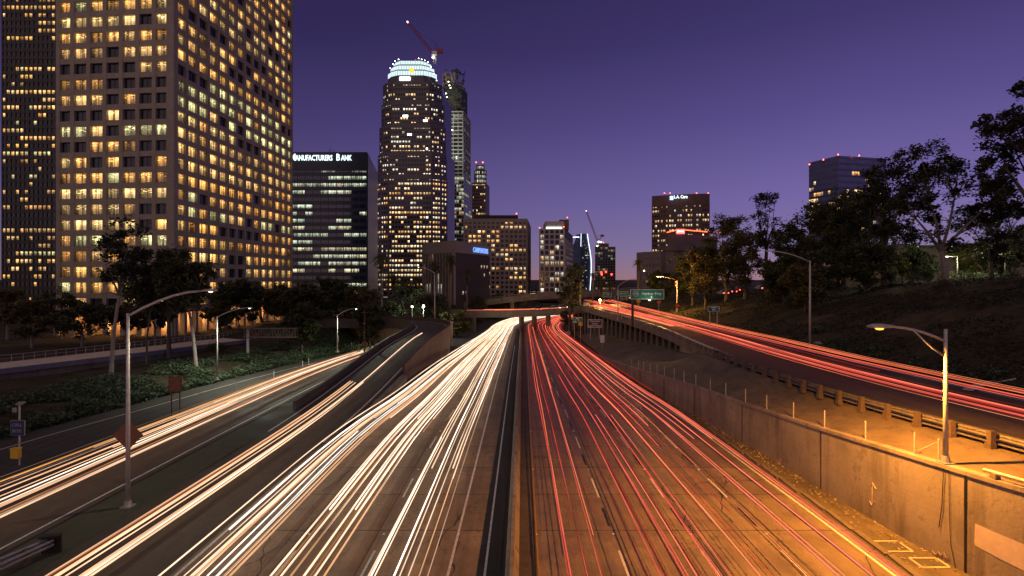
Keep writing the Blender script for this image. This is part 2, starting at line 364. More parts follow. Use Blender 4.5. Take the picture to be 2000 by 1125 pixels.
def cross(y):
    z0 = zr(y); le = LE(y); w = WX(y); far = ss(170, 215, y); end = ss(345, 380, y)
    zr_ = lerp(z0 - .03, -1.2, end)
    pl = -1.6 * ss(95, 140, y) + .4 * (1 - ss(95, 140, y))
    mound = 3.6 * ss(96, 112, y) * (1 - ss(135, 170, y))
    pts = [(-9000, -2.5), (-1500, -2.2), (-500, -2), (-300, -1.8), (-200, -1.6), (-150, pl - .1), (-120, pl), (-100, pl), (-90, pl + .05)]
    base = [(-80, pl + .1), (-72, pl + .2), (-66, pl - .1), (-60, pl - .1), (-54, pl - .05), (-49, pl + .25)]
    for x, z in base:
        if x < le - 12: pts.append((x, z + mound * ss(le - 45, le - 14, x) + wobble(x, y, .09, .5)))
    for d, h in ((-9, 1.3), (-6.5, 1.35), (-4, 1.0), (-2, .45), (-.7, .05)):
        pts.append((le + d, z0 + h * (1 - .3 * far) + mound * (.8 if d < -5 else .3 if d < -2 else 0) + wobble(le + d, y, .3, .25 if d < -1 else .05)))
    pts.append((le, zr_ - .01))
    k = 14
    for i in range(1, k): pts.append((lerp(le, w, i / k), zr_))
    t = zt(y); t = lerp(t, max(t, -.5), far)
    pts.append((w + .1, zr_)); pts.append((w + .14, t - .03))
    gx = max(GX(y), w + 4); hx = max(HX(y), gx + 12)
    br = ss(59, 66, y)                                       # under the viaduct the slope is lower than the deck
    zg = lerp(ZE - .12, t + (3.2 if y < 150 else 1.5) * .55, br); zg = lerp(zg, .6, far)
    sl = t + (zg - t) * .5 + (wobble(w, y, .12, .5) + abs(wobble(w + 9, y, .10, 1.6)) * 1.) * ss(54, 72, y)
    pts.append((lerp(w, gx, .5), sl)); pts.append((gx - .6, zg))
    for q in (.3, .62): pts.append((lerp(gx, hx, q), lerp(ZE - .12, lerp(t + 2.5, ZE - .5, q), br) if y < 185 else lerp(zg, 3, q)))
    zh = lerp(ZE - .1, 3., ss(190, 230, y))
    pts.append((hx - .3, zh))
    zc = curve_crest(y)
    for dx, q in ((1.5, .03), (4, .12), (8, .27), (13, .46), (18, .64), (23, .8), (27, .92), (31, 1.0)):
        x = hx + dx * (1.0 + .0 * y); pts.append((x, lerp(zh, zc, q) + wobble(x, y, .16, .7) * min(1, dx / 6) + wobble(x, y, .5, .2)))
    X = hx + 31
    for dx in (9, 25, 50, 90): pts.append((X + dx, zc + wobble(X + dx, y, .05, .5)))
    pts += [(X + 300, lerp(zc, 1, .5)), (X + 1200, -1), (9000, -2.5)]
    return pts
curve_crest = curve([(-40, 13.2), (40, 13.0), (70, 12.7), (82, 12.4), (95, 11.6), (114, 10.4), (145, 9.2), (175, 8.8), (230, 6), (300, 1.), (380, -1)])
def loft(stations, fn, name, mats, matfn=None):
    mb = MB(); rows = []
    for y in stations:
        r = fn(y); rows.append(r)
    n = min(len(r) for r in rows)
    return rows
st = [-40, -20, 0] + [10 + 3 * i for i in range(64)] + [205, 212, 220, 228, 236, 244, 252, 260, 270, 280, 290, 300, 310, 320, 330, 340, 345, 352, 360, 370, 382, 400, 460, 600, 900, 1500, 3000, 9000]
rows = [cross(min(y, 400)) for y in st]
# the left part can have a varying number of bank points: pad by repeating the first bank point
mx_ = max(len(r) for r in rows)
def pad(r):
    i = next(k for k, p in enumerate(r) if p[0] > -89)
    while len(r) < mx_: r.insert(i, (lerp(r[i - 1][0], r[i][0], .5), lerp(r[i - 1][1], r[i][1], .5)))
    return r
rows = [pad(r) for r in rows]
g = MB()
for r, y in zip(rows, st):
    for x, z in r: g.v.append((x, y, z if y < 400 else lerp(z, -2.5, ss(400, 600, y))))
for i in range(len(st) - 1):
    for j in range(mx_ - 1):
        a = i * mx_ + j; g.f.append((a, a + 1, a + mx_ + 1, a + mx_))
        xm = (rows[i][j][0] + rows[i][j + 1][0]) / 2; ym = st[i]
        m = 0
        if LE(ym) - .5 < xm < WX(ym): m = 1
        elif WX(ym) < xm < max(GX(ym), WX(ym) + 4) + 2 and ym < 190: m = 2
        g.m.append(m)
ground = struct(g, 'ground', [M_grass, M_asph_old, M_slab])
def ground_z(x, y):
    r = cross(y)
    for (x0, z0), (x1, z1) in zip(r, r[1:]):
        if x0 <= x <= x1: return lerp(z0, z1, (x - x0) / max(1e-6, x1 - x0))
    return 0

def ribbon(fa, fb, zf, y0, y1, step=2.5, dz=0., name=None, m=None, nx=1, mb=None):
    own = mb is None; mb = mb or MB(); n = max(1, int((y1 - y0) / step)); i0 = len(mb.v)
    for i in range(n + 1):
        y = lerp(y0, y1, i / n)
        for k in range(nx + 1): mb.v.append((lerp(fa(y), fb(y), k / nx), y, zf(y) + dz))
    for i in range(n):
        for k in range(nx):
            a = i0 + i * (nx + 1) + k; mb.f.append((a, a + 1, a + nx + 2, a + nx + 1)); mb.m.append(0)
    return struct(mb, name, m) if own and name else mb
off = lambda f, d: (lambda y: f(y) + d)
ribbon(XL, off(MED, -.8), zr, -30, 340, name='carriageway', m=M_road2, dz=.0)
ribbon(off(MED, .35), off(XR, .5), zr, -30, 340, name='carriageway', m=M_road, dz=.0)
ribbon(lambda y: -23.4 + .01 * y, lambda y: -33. + .055 * y, zr, -30, 150, name='collector_road', m=M_asph, dz=.004)
ribbon(lambda y: LE(y) + .8, lambda y: -33.2 + .055 * y, zr, -30, 118, name='shoulder', m=M_asph_old, dz=.002)
ribbon(GX, HX, lambda y: ZE, -30, 200, name='elevated_road', m=M_asph, dz=0.02)
# ramp: deck plane from its plan centre line
RC = [(-17.6, 18, 0.012), (-17.3, 30, .012), (-17.1, 45, .02), (-16.9, 56, .35), (-16.7, 66, .95), (-16.4, 76, 1.75), (-15.9, 85, 2.5), (-15.0, 93, 3.05), (-14.6, 99, 3.4), (-15.2, 104.5, 3.6), (-17.4, 109, 3.7), (-21, 112.2, 3.75), (-26, 113.6, 3.75), (-34, 114.2, 3.75), (-46, 114.6, 3.7)]
def cr(pts, per=6):
    P = [Vector(p) for p in pts]; out = []
    for i in range(len(P) - 1):
        p0 = P[max(i - 1, 0)]; p1 = P[i]; p2 = P[i + 1]; p3 = P[min(i + 2, len(P) - 1)]
        for k in range(per):
            t = k / per
            out.append(.5 * ((2 * p1) + (p2 - p0) * t + (2 * p0 - 5 * p1 + 4 * p2 - p3) * t * t + (3 * p1 - p0 - 3 * p2 + p3) * t**3))
    out.append(P[-1]); return out
RCs = cr(RC, 5)
def side(path, d):
    out = []
    for i, p in enumerate(path):
        t = path[min(i + 1, len(path) - 1)] - path[max(i - 1, 0)]; n = Vector((t.y, -t.x, 0)).normalized(); out.append(p + n * d)
    return out
def strip(path, d0, d1, dz=0., mb=None):
    mb = mb or MB(); a = side(path, d0); b = side(path, d1); i0 = len(mb.v)
    for p, q in zip(a, b): mb.v.append((p.x, p.y, p.z + dz)); mb.v.append((q.x, q.y, q.z + dz))
    for i in range(len(path) - 1): k = i0 + 2 * i; mb.f.append((k, k + 1, k + 3, k + 2)); mb.m.append(0)
    return mb
def wallstrip(path, d, th, zlo, zhi, mb=None):
    """a wall along a path: offset d, thickness th, zlo(p)/zhi(p) bottom and top"""
    mb = mb or MB(); a = side(path, d - th / 2); b = side(path, d + th / 2); i0 = len(mb.v)
    for p, q in zip(a, b):
        l, h = zlo(p), zhi(p)
        mb.v += [(p.x, p.y, l), (q.x, q.y, l), (q.x, q.y, h), (p.x, p.y, h)]
    n = len(path)
    for i in range(n - 1):
        k = i0 + 4 * i
        for e in range(4): mb.f.append((k + e, k + (e + 1) % 4, k + 4 + (e + 1) % 4, k + 4 + e)); mb.m.append(0)
    mb.f.append((i0, i0 + 3, i0 + 2, i0 + 1)); mb.m.append(0); k = i0 + 4 * (n - 1); mb.f.append((k, k + 1, k + 2, k + 3)); mb.m.append(0)
    return mb
struct(strip(RCs, -3.4, 3.1, .006), 'ramp_road', M_asph)
ramp = thing('ramp_bridge', (-16.5, 66, 0), 'curving concrete loop ramp climbing away between the two white-lit roads', 'bridge')
up = [p for p in RCs if p.y > 50 or p.x < -17.5 and p.z > 1]
wallstrip(up, -3.55, .3, lambda p: zr(p.y) - .3 if p.y < 93 and p.x > -18 else p.z - 1.1, lambda p: p.z + .8, ).build('parapet', M_conc_dark, ramp)
up2 = [p for p in RCs if p.y > 68 or p.x < -17.5 and p.z > 1]
wallstrip(up2, 3.25, .3, lambda p: zr(p.y) - .3 if p.y < 100 else p.z - 1.2, lambda p: p.z + .8).build('parapet', wall_mat('reddish_wall', (.11, .065, .05)), ramp)
wallstrip([p for p in RCs if p.y > 88], 0, 6.1, lambda p: p.z - 1.0, lambda p: p.z - .02).build('deck', M_conc, ramp)
mb = MB(); mb.prism([(-13.6, 45), (-13.1, 45), (-12.95, 68), (-13.5, 68)], [-.02, -.02, -.3, -.3], [.16, .16, .5, .9]); 
mb.prism([(-14.35, 42), (-14., 42), (-13.1, 45), (-13.6, 45)], -.02, [.02, .02, .16, .16]); mb.build('kerb_nose', M_conc, ramp)
mb = MB(); mb.prism([(-17.5, 118.2), (-13.2, 118.0), (-12.8, 119), (-40, 119.3), (-40, 118.6)], -3, [3.4] * 5); tag(mb.build('abutment_wall', M_wall), 'reddish concrete wall in shadow under the bend of the loop ramp', 'wall')
mb = MB(); mb.box((-23.5, 50, .35), (.45, .3, .8)); 
# ------------------------------------------------------------------ painted markings
mk = MB(); my = MB()
def line(f, w, y0, y1, dst=mk, zf=zr, dz=.010, step=3): ribbon(off(f, -w / 2), off(f, w / 2), zf, y0, y1, step, dz, mb=dst)
line(XLm, .12, -20, 200, mk); line(lambda y: MED(y) - 1.15, .10, -20, 120, mk); line(off(XL, .25), .15, -20, 100, mk)
line(XRm, .14, -20, 200, my); line(off(XR, -.2), .15, -20, 200, mk)
lanesL = [lambda y, k=k: lerp(XLm(y), XL(y), k) for k in (.31, .62)]
lanesR = [lambda y, k=k: lerp(XRm(y), XR(y), k) for k in (.25, .5, .745)]
for f in lanesL + lanesR:
    y = 4.0
    while y < 160: line(f, .11, y, y + 3.0, mk, step=3); y += 9.14 if f in lanesR else 9.14
line(lambda y: LE(y) + 2.2, .12, 10, 117, mk); line(lambda y: -33. + .055 * y, .12, -10, 60, mk); line(lambda y: -23.9 + .01 * y, .12, 18, 110, mk)
line(off(GX, 1.6), .12, -10, 150, mk, lambda y: ZE + .02); line(off(HX, -.9), .12, -10, 190, mk, lambda y: ZE + .02)
line(lambda y: (GX(y) + HX(y)) / 2 + .2, .1, 60, 68, mk, lambda y: ZE + .02)
strip([p for p in RCs if p.y > 40], 2.6, 2.75, .02, mk); strip([p for p in RCs if p.y > 44], -2.9, -2.75, .02, mk)
rm = MB()
for f in lanesL + lanesR + [XLm, XRm]:
    y = 8.6
    while y < 120: rm.box((f(y) + .02, y, zr(y) + .02), (.10, .10, .03)); y += 9.14
struct(rm, 'raised_pavement_markers', mat('marker_ceramic', (.8, .78, .72), .3, 0, .1, 5))
struct(mk, 'white_lane_markings', M_white); struct(my, 'yellow_edge_line', M_yellow)
# dark filled strips between slabs and the median barrier's shade, laid in as a dark strip
dk = MB(); line(lambda y: MED(y) - 1.0 + .0, 1.0, -20, 190, dk, dz=.006); struct(dk, 'barrier_shade_strip', M_asph_old)
dk = MB()
for f in lanesR: line(off(f, .35), .045, -20, 110, dk, dz=.007)
for f in lanesR:
    y = 9.5
    while y < 110: line(off(f, -.02), .13, y, y + 2.2, dk, dz=.0085); y += 9.14
for f in lanesL: line(off(f, -.3), .04, -20, 90, dk, dz=.007)
line(lambda y: MED(y) + 1.0, .10, -20, 160, dk, dz=.008)
rc_ = random.Random(8)
for _ in range(34):
    x0, y0 = rc_.choice([(rc_.uniform(-19.5, -15), rc_.uniform(26, 48)), (rc_.uniform(-31, -24), rc_.uniform(26, 70)), (rc_.uniform(-13.5, -1.5), rc_.uniform(22, 50)), (rc_.uniform(1.5, 15.5), rc_.uniform(22, 55))]); x, y = x0, y0; ang = rc_.choice([1.57, 1.57, 0]) + rc_.uniform(-.3, .3)
    for k in range(rc_.randrange(10, 34)):
        ang += rc_.uniform(-.5, .5) * .7; nx_, ny_ = x + math.cos(ang) * .22, y + math.sin(ang) * .22; w = rc_.uniform(.012, .035); px_, py_ = -math.sin(ang) * w, math.cos(ang) * w
        dk.face([(x - px_, y - py_, zr(y) + .0082), (nx_ - px_, ny_ - py_, zr(ny_) + .0082), (nx_ + px_, ny_ + py_, zr(ny_) + .0082), (x + px_, y + py_, zr(y) + .0082)]); x, y = nx_, ny_; ang = ang * .9 + (1.57 if abs(ang) > .8 else 0) * .1
struct(dk, 'tar_joint_lines', M_black)
ribbon(off(MED, .3), off(MED, .97), zr, -30, 190, name='median_gutter', m=M_conc_dark, dz=.008)
# gore area between collector and ramp
mg = MB(); n = 30
for i in range(n + 1):
    y = lerp(14, 66, i / n); a = -23.2 + .01 * y; b = -20.6 + .012 * y
    mg.v += [(a, y, zr(y) + .008), (lerp(a, b, .5) + wobble(3, y, .2, .4), y, zr(y) + .008), (b, y, zr(y) + .008)]
for i in range(n): k = 3 * i; mg.f += [(k, k + 1, k + 4, k + 3), (k + 1, k + 2, k + 5, k + 4)]; mg.m += [0, 0]
struct(mg, 'gore_paving', M_green)

# ------------------------------------------------------------------ median barrier
med = thing('median_barrier', (0, 40, 0), 'long low concrete barrier dividing the white and the red traffic', 'barrier')
mb = MB(); prof_ = [(-.30, 0), (-.26, .10), (-.13, .35), (-.08, .80), (.08, .80), (.13, .35), (.26, .10), (.30, 0)]
ys = [-20 + 4 * i for i in range(58)]
for y in ys:
    for dx, z in prof_: mb.v.append((MED(y) + dx, y, zr(y) + z))
for i in range(len(ys) - 1):
    for j in range(7): a = i * 8 + j; mb.f.append((a, a + 1, a + 9, a + 8)); mb.m.append(0)
mb.build('concrete_body', M_wall, med)

# ------------------------------------------------------------------ retaining wall
rw = thing('retaining_wall', (18, 40, 0), 'long stained concrete retaining wall under the amber lamp on the right', 'wall')
mb = MB(); ysw = [-20, 0, 10] + [14 + 3 * i for i in range(29)]
for y in ysw:
    x = WX(y); b = zr(y) - .2; t = zt(y)
    mb.v += [(x - .02, y, b), (x, y, t - .02), (x + .34, y, t - .02), (x + .34, y, b)]
for i in range(len(ysw) - 1):
    k = 4 * i
    for e in range(3): mb.f.append((k + e, k + e + 1, k + 4 + e + 1, k + 4 + e)); mb.m.append(0)
mb.build('wall_face', M_wall, rw)
mb = MB()
for y in ysw:
    x = WX(y); t = zt(y); mb.v += [(x - .07, y, t - .16), (x - .07, y, t + .02), (x + .42, y, t + .02), (x + .42, y, t - .1)]
for i in range(len(ysw) - 1):
    k = 4 * i
    for e in range(3): mb.f.append((k + e, k + e + 1, k + 4 + e + 1, k + 4 + e)); mb.m.append(0)
mb.build('coping', M_wall, rw)
def wall_at(u):
    a, b = 15., 120.
    for _ in range(50):
        m = (a + b) / 2
        if U0 + F * WX(m) / m > u: a = m
        else: b = m
    return a
mb = MB()
for u in (1886, 1604, 1450, 1357, 1297, 1252, 1215):
    y = wall_at(u); w_ = .09 if u > 1800 else .035
    mb.box((WX(y) - .022, y, (zr(y) + zt(y)) / 2 - .1), (.03, w_, zt(y) - zr(y) - .25))
mb.build('expansion_joint', M_black, rw)
# faint graffiti: double arrow, scrawls, repainted patch
def on_wall(u, v, out=.03):
    y = wall_at(u); z = CAMZ - (v - V0) / F * y
    return Vector((WX(y) - out, y, z))
def scrawl(pts, r, m, name='graffiti'):
    mb = MB(); mb.tube([on_wall(u, v) for u, v in pts], r, 4); return mb.build(name, m, rw)
M_tag = mat('faded_spray_paint', (.55, .42, .28), .8, 0, .3, 9)
mb = MB()
for pts in ([(1705, 945), (1704, 985)], [(1698, 955), (1705, 943), (1712, 955)], [(1699, 978), (1704, 987), (1710, 979)]):
    mb.tube([on_wall(u, v) for u, v in pts], .02, 4)
mb.build('painted_arrow', M_tag, rw)
mb = MB()
for pts in ([(1822, 1075), (1828, 1083), (1834, 1077), (1838, 1084), (1845, 1078), (1848, 1088)], [(1845, 1074), (1845, 1096)], [(1850, 1090), (1855, 1083), (1855, 1094)]):
    mb.tube([on_wall(u, v) for u, v in pts], .016, 4)
for pts in ([(1518, 898), (1525, 896), (1524, 906), (1518, 905), (1518, 898)], [(1517, 910), (1523, 909), (1527, 915)], [(1520, 900), (1522, 912)]):
    mb.tube([on_wall(u, v) for u, v in pts], .016, 4)
mb.build('graffiti', M_tag, rw)
mb = MB(); P4 = [on_wall(u, v, .012) for u, v in ((1903, 1064), (1905, 1022), (1945, 1040), (1999, 1062), (2040, 1080), (2060, 1135), (1999, 1114), (1950, 1090))]
mb.face(P4); mb.build('repainted_patch', mat('patch_paint', (.55, .45, .36), .8, 0, .12, 3), rw)
# conduit down the wall from the lamp
mb = MB(); mb.tube([on_wall(1845, 915, .05), on_wall(1842, 985, .05), on_wall(1836, 1030, .05)], .018, 5)
mb.tube([on_wall(1855, 920, .04), on_wall(1856, 1000, .04), on_wall(1858, 1060, .04), on_wall(1868, 1110, .04)], .012, 5); mb.build('conduit', M_black, rw)
# gutter, kerb, debris at the wall foot
ribbon(off(XR, .45), WX, zr, -20, 100, name='gutter', m=pavement('gutter_dirt', (.13, .10, .065), joints=False, rough=.85), dz=.006)
kb = MB()
for i in range(34):
    y = 14 + i * 2.4; x = XR(y) + .75 + rnd.uniform(-.05, .05); w = rnd.uniform(.15, .35)
    if rnd.random() < .8: kb.box((x, y, zr(y) + .04), (w, 2.35 if rnd.random() < .7 else rnd.uniform(.8, 1.8), .10), rnd.uniform(-.03, .03) - .02)
tag(kb.build('broken_kerb', M_conc), 'broken low concrete kerb between right lane and wall gutter', 'kerb')
db = MB(); r2 = random.Random(5)
for i in range(420):
    y = r2.uniform(20, 60); x = lerp(XR(y) + .9, WX(y) - .05, r2.random() ** .6); s = r2.uniform(.02, .10)
    db.box((x, y, zr(y) + s * .3), (s, s * r2.uniform(.5, 2.2), s * .6), r2.uniform(0, 3), 0, r2.uniform(-.4, .4))
tag(db.build('litter', mat('litter_mix', (.30, .23, .15), .9, 0, .6, 20)), kind='stuff', label='gravel and rubbish strewn along the wall foot', cat='debris')
for i, (u, v, w, d) in enumerate([(1742, 1068, 1.25, 1.0), (1815, 1100, 1.2, .8)]):
    p = GP(u, v, zr); t = thing('drain_cover', p, ['larger square drain cover with pale rim beside the wall foot', 'smaller worn drain cover nearest the camera at the wall foot'][i], 'drain')
    a = MB()
    for sx, sy, ww, dd in ((0, d / 2, w, .1), (0, -d / 2, w, .1), (w / 2, 0, .1, d - .1), (-w / 2, 0, .1, d - .1)): a.box((p.x + sx, p.y + sy, p.z + .025), (ww, dd, .03))
    a.build('rim', M_tag, t); a = MB(); a.box((p.x, p.y, p.z + .015), (w - .1, d - .1, .02))
    a.build('lid', M_conc_dark, t)
# steel posts standing on the wall
posts = [1231, 1244, 1254, 1267, 1280, 1294, 1313, 1332, 1355, 1383, 1413, 1451, 1492, 1544, 1604, 1683]
p0 = None
for i, u in enumerate(posts):
    y = wall_at(u); x = WX(y) + .2; z = zt(y) + .01
    if p0 is None:
        mb = MB(); mb.tube([(0, 0, 0), (0, 0, 1.0)], .035, 8); mb.ball((0, 0, 1.0), .04, 0, 8, .5); mb.box((0, 0, .01), (.14, .14, .02))
        p0 = o = mb.build('fence_post', M_pole)
    else: o = p0.copy(); COL.objects.link(o)
    o.location = (x, y, z)
    near = 'amber-lit steel post standing on top of the retaining wall' if u > 1480 else 'dim steel post standing on the far part of the retaining wall'
    tag(o, near, 'post', 'amber lit posts on the wall' if u > 1480 else 'dim posts on the wall')
yA, yB = wall_at(1778), wall_at(1825)
mb = MB()
A = Vector((WX(yA) + .2, yA, zt(yA))); B = Vector((WX(yB) + .2, yB, zt(yB)))
fb = thing('braced_fence_end', A, 'pair of amber-lit posts joined by a sloping brace beside the lamp', 'fence')
for p in (A, B): m2 = MB(); m2.tube([p, p + Vector((0, 0, 1.05))], .035, 8); m2.build('post', M_pole, fb)
m2 = MB(); m2.tube([A + Vector((0, 0, .12)), B + Vector((0, 0, .9))], .028, 8); m2.build('brace', M_pole, fb)
yC, yD = wall_at(1916), 15.
pr = thing('pipe_rail', (WX(yC) + .1, yC, zt(yC)), 'thick amber-lit pipe rail lying along the wall top at right edge', 'rail')
m2 = MB(); m2.tube([(WX(y) + .12, y, zt(y) + .26) for y in (yC, 20, 18, yD)], .075, 10); m2.build('pipe', M_pole, pr)
for u in (1938, 2030):
    y = wall_at(u) if u < 2000 else 18.5; m2 = MB(); m2.box((WX(y) + .12, y, zt(y) + .11), (.22, .26, .2)); m2.build('saddle', M_conc, pr)

# ------------------------------------------------------------------ guardrail along the elevated road
gr = thing('guardrail', (21, 35, ZE), 'steel guardrail on stout wooden posts along the elevated red-lit road', 'guardrail')
def grx(y): return GX(y) - .1
gz = lambda y: ZE - .1
mb = MB(); Y = [8 + 1.5 * i for i in range(34)]
for y in Y:
    x = grx(y) + .12
    for dx, z in ((0, .42), (.05, .5), (0, .575), (.05, .65), (0, .73)): mb.v.append((x + dx, y, gz(y) + z))
for i in range(len(Y) - 1):
    for j in range(4): a = i * 5 + j; mb.f.append((a, a + 1, a + 6, a + 5)); mb.m.append(0)
mb.build('rail', mat('weathered_rail', (.16, .14, .12), .7, .2, .3, 4), gr)
mb = MB(); mb.tube([(grx(y) + .1, y, gz(y) + .2) for y in Y], .05, 5); mb.build('lower_rail', MATS['weathered_rail'], gr)
y = 9.
while y < 58:
    mb = MB(); x = grx(y) - .08; mb.box((x - .08, y, gz(y) + .40), (.24, .26, .82)); mb.box((x - .1, y, gz(y) + .05), (.3, .34, .34)); mb.build('post', M_wood, gr)
    y += 1.9
for u, v in ((1515, 738), (1632, 785), (1590, 738), (1423, 693), (1486, 714)): pass

# ------------------------------------------------------------------ viaduct
vd = thing('viaduct', (21, 90, 0), 'long elevated roadway on many thin columns beside the right slope', 'bridge')
Y = [56 + 3 * i for i in range(48)]
def along(fx, zlo, zhi, th, ys, mb=None):
    mb = mb or MB(); i0 = len(mb.v)
    for y in ys:
        x = fx(y); mb.v += [(x - th / 2, y, zlo(y)), (x + th / 2, y, zlo(y)), (x + th / 2, y, zhi(y)), (x - th / 2, y, zhi(y))]
    for i in range(len(ys) - 1):
        k = i0 + 4 * i
        for e in range(4): mb.f.append((k + e, k + (e + 1) % 4, k + 4 + (e + 1) % 4, k + 4 + e)); mb.m.append(0)
    mb.f.append((i0, i0 + 1, i0 + 2, i0 + 3)); mb.m.append(0); k = i0 + 4 * (len(ys) - 1); mb.f.append((k + 3, k + 2, k + 1, k)); mb.m.append(0)
    return mb
along(off(GX, -.15), lambda y: ZE - .75, lambda y: ZE + .18, .3, Y).build('edge_beam', M_conc, vd)
along(lambda y: GX(y) + 4.6, lambda y: ZE - .8, lambda y: ZE - .02, 9, Y).build('deck', M_conc_dark, vd)
mb = along(off(GX, -.15), lambda y: ZE + .62, lambda y: ZE + .74, .18, Y)
mb2 = MB(); y = 57.
for y in [57 + 1.6 * i for i in range(87)]: mb2 = MB(); mb2.box((GX(y) - .15, y, ZE + .4), (.16, .9, .45)); mb2.build('rail_panel', M_conc, vd)
mb.build('top_rail', M_galv, vd)
y = 72.
while y < 172:
    mb = MB(); x = GX(y) + .4; b = ground_z(x, y) - .3; mb.tube([(x, y, b), (x, y, ZE - .7)], .27, 8); mb.build('column', M_conc, vd); y += 3.6 if y < 120 else 4.4
mb = MB(); mb.prism([(GX(58) - .05, 58), (GX(72) - .05, 72), (GX(72) + 1, 72), (GX(58) + 1, 58)], [2.4, 1.2, 1.2, 2.4], [ZE - .76] * 4); mb.build('abutment', M_wall, vd)

# ------------------------------------------------------------------ overpass and flyover
def bridge(name, label, path, w, th, bar, railh, m, pier_pts, pier_r=.8, cat='bridge', rails=True):
    t = thing(name, path[0], label, cat); P = cr(path, 5)
    wallstrip(P, 0, w, lambda p: p.z - th, lambda p: p.z).build('deck', m, t)
    for s in (-1, 1): wallstrip(P, s * (w / 2 + .12), .24, lambda p: p.z - th * .45, lambda p: p.z + bar).build('parapet', m, t)
    if rails:
        mb = MB(); a = side(P, w / 2 + .12); mb.tube([p + Vector((0, 0, bar + railh)) for p in a], .06, 4)
        for p in a[::1]: mb.tube([p + Vector((0, 0, bar)), p + Vector((0, 0, bar + railh))], .05, 4)
        mb.build('railing', M_galv, t)
    for x, y, zb, zt_ in pier_pts:
        mb = MB(); mb.tube([(x, y, zb), (x, y, zt_)], pier_r, 12); mb.build('pier', m, t)
    return t
OP = [(-60, 192, 1.2), (-30, 184, 1.4), (-14, 178, 1.7), (5, 170, 2.4), (17, 163, 3.4), (24, 156, 4.4), (27, 150, 4.6)]
bridge('overpass', 'low concrete overpass crossing the whole freeway under the flyover', OP, 11, 1.3, .75, .3, M_conc,
       [(MED(177) + .2, 177, -5, .6), (7.5, 185, -5.2, .4), (12.5, 190, -5.2, .4), (-12.5, 178, -5, .5)], .85, rails=False)
FO = [(-24, 238, 1.), (-9, 236, 3.2), (6, 234, 5.0), (20, 232, 6.1), (36, 230, 6.9), (52, 228, 7.6), (70, 226, 8)]
bridge('flyover', 'higher concrete flyover rising to the right behind the overpass', FO, 9, 1.6, .9, .5, M_conc,
       [(0, 235, -5, 2.8), (22, 232, -5, 4.8), (44, 229, -4, 5.8)], .9)

# ------------------------------------------------------------------ light trails (headlights and tail-lights of passing traffic, as streaks of light at lamp height)
TR = random.Random(11)
TM = {}
def trail_mat(kind, k):
    key = (kind, k)
    if key not in TM:
        c, s = {'white': [((1, .68, .45), 1.2), ((1, .82, .66), 1.9), ((1, .50, .24), .8), ((.80, .90, 1), 1.1), ((1, .40, .14), .5), ((1, .55, .34), .38)],
                'warm': [((1, .58, .34), 1.0), ((1, .74, .55), 1.7), ((1, .42, .10), .7), ((.7, .85, 1), .9), ((1, .34, .12), .4), ((.8, .46, .3), .22)],
                'red': [((1, .115, .085), .80), ((1, .19, .12), 1.05), ((1, .22, .09), 1.05), ((.9, .035, .03), .5), ((1, .34, .12), .85), ((.8, .05, .04), .22)]}[kind][k]
        m = emis('light_streak_%s' % kind + ' abcdef'[k + 1], c, s, light=True); t = m.node_tree; e = [n for n in t.nodes if n.type == 'EMISSION'][0]
        tcn = N(t, 'ShaderNodeTexCoord'); oi = N(t, 'ShaderNodeObjectInfo'); av = N(t, 'ShaderNodeVectorMath', operation='ADD'); sc2 = N(t, 'ShaderNodeVectorMath', operation='SCALE'); cb2 = N(t, 'ShaderNodeCombineXYZ')
        t.links.new(oi.outputs['Random'], cb2.inputs[0]); t.links.new(cb2.outputs[0], sc2.inputs[0]); sc2.inputs['Scale'].default_value = 900.
        t.links.new(tcn.outputs['Object'], av.inputs[0]); t.links.new(sc2.outputs[0], av.inputs[1])
        rv = ramp_n(t, oi.outputs['Random'], 0, 1, .7, 1.25)
        cbx = N(t, 'ShaderNodeCombineXYZ'); sp = N(t, 'ShaderNodeSeparateXYZ'); t.links.new(tcn.outputs['Object'], sp.inputs[0]); t.links.new(math_n(t, 'MULTIPLY', oi.outputs['Random'], 700.), cbx.inputs[0]); t.links.new(math_n(t, 'MULTIPLY', sp.outputs['Y'], .10), cbx.inputs[1])
        nz = noise_n(t, cbx.outputs[0], 1., 3)
        t.links.new(math_n(t, 'MULTIPLY', math_n(t, 'MULTIPLY', ramp_n(t, nz, .3, .7, .55, 1.4), rv), s), e.inputs[1]); TM[key] = m
    return TM[key]
NT = [0]
def trail(path, r, kind, k, label, group):
    mb = MB(); mb.tube(path, r, 5)
    o = mb.build('taillight_trail' if kind == 'red' else 'headlight_trail', trail_mat(kind, k)); tag(o, label, 'light trail', group); NT[0] += 1; return o
def pick(w):
    x = TR.random() * sum(w)
    for i, a in enumerate(w):
        x -= a
        if x < 0: return i
    return len(w) - 1
TONE = {'white': ['peach-white', 'brilliant white', 'orange-cream', 'bluish white', 'thin orange', 'faint brownish'], 'warm': ['cream-orange', 'bright white', 'golden', 'cold bluish', 'thin dark-orange', 'faint brownish'],
        'red': ['bright red', 'pinkish red', 'orange-red', 'deep red', 'amber-orange', 'faint dark-red']}
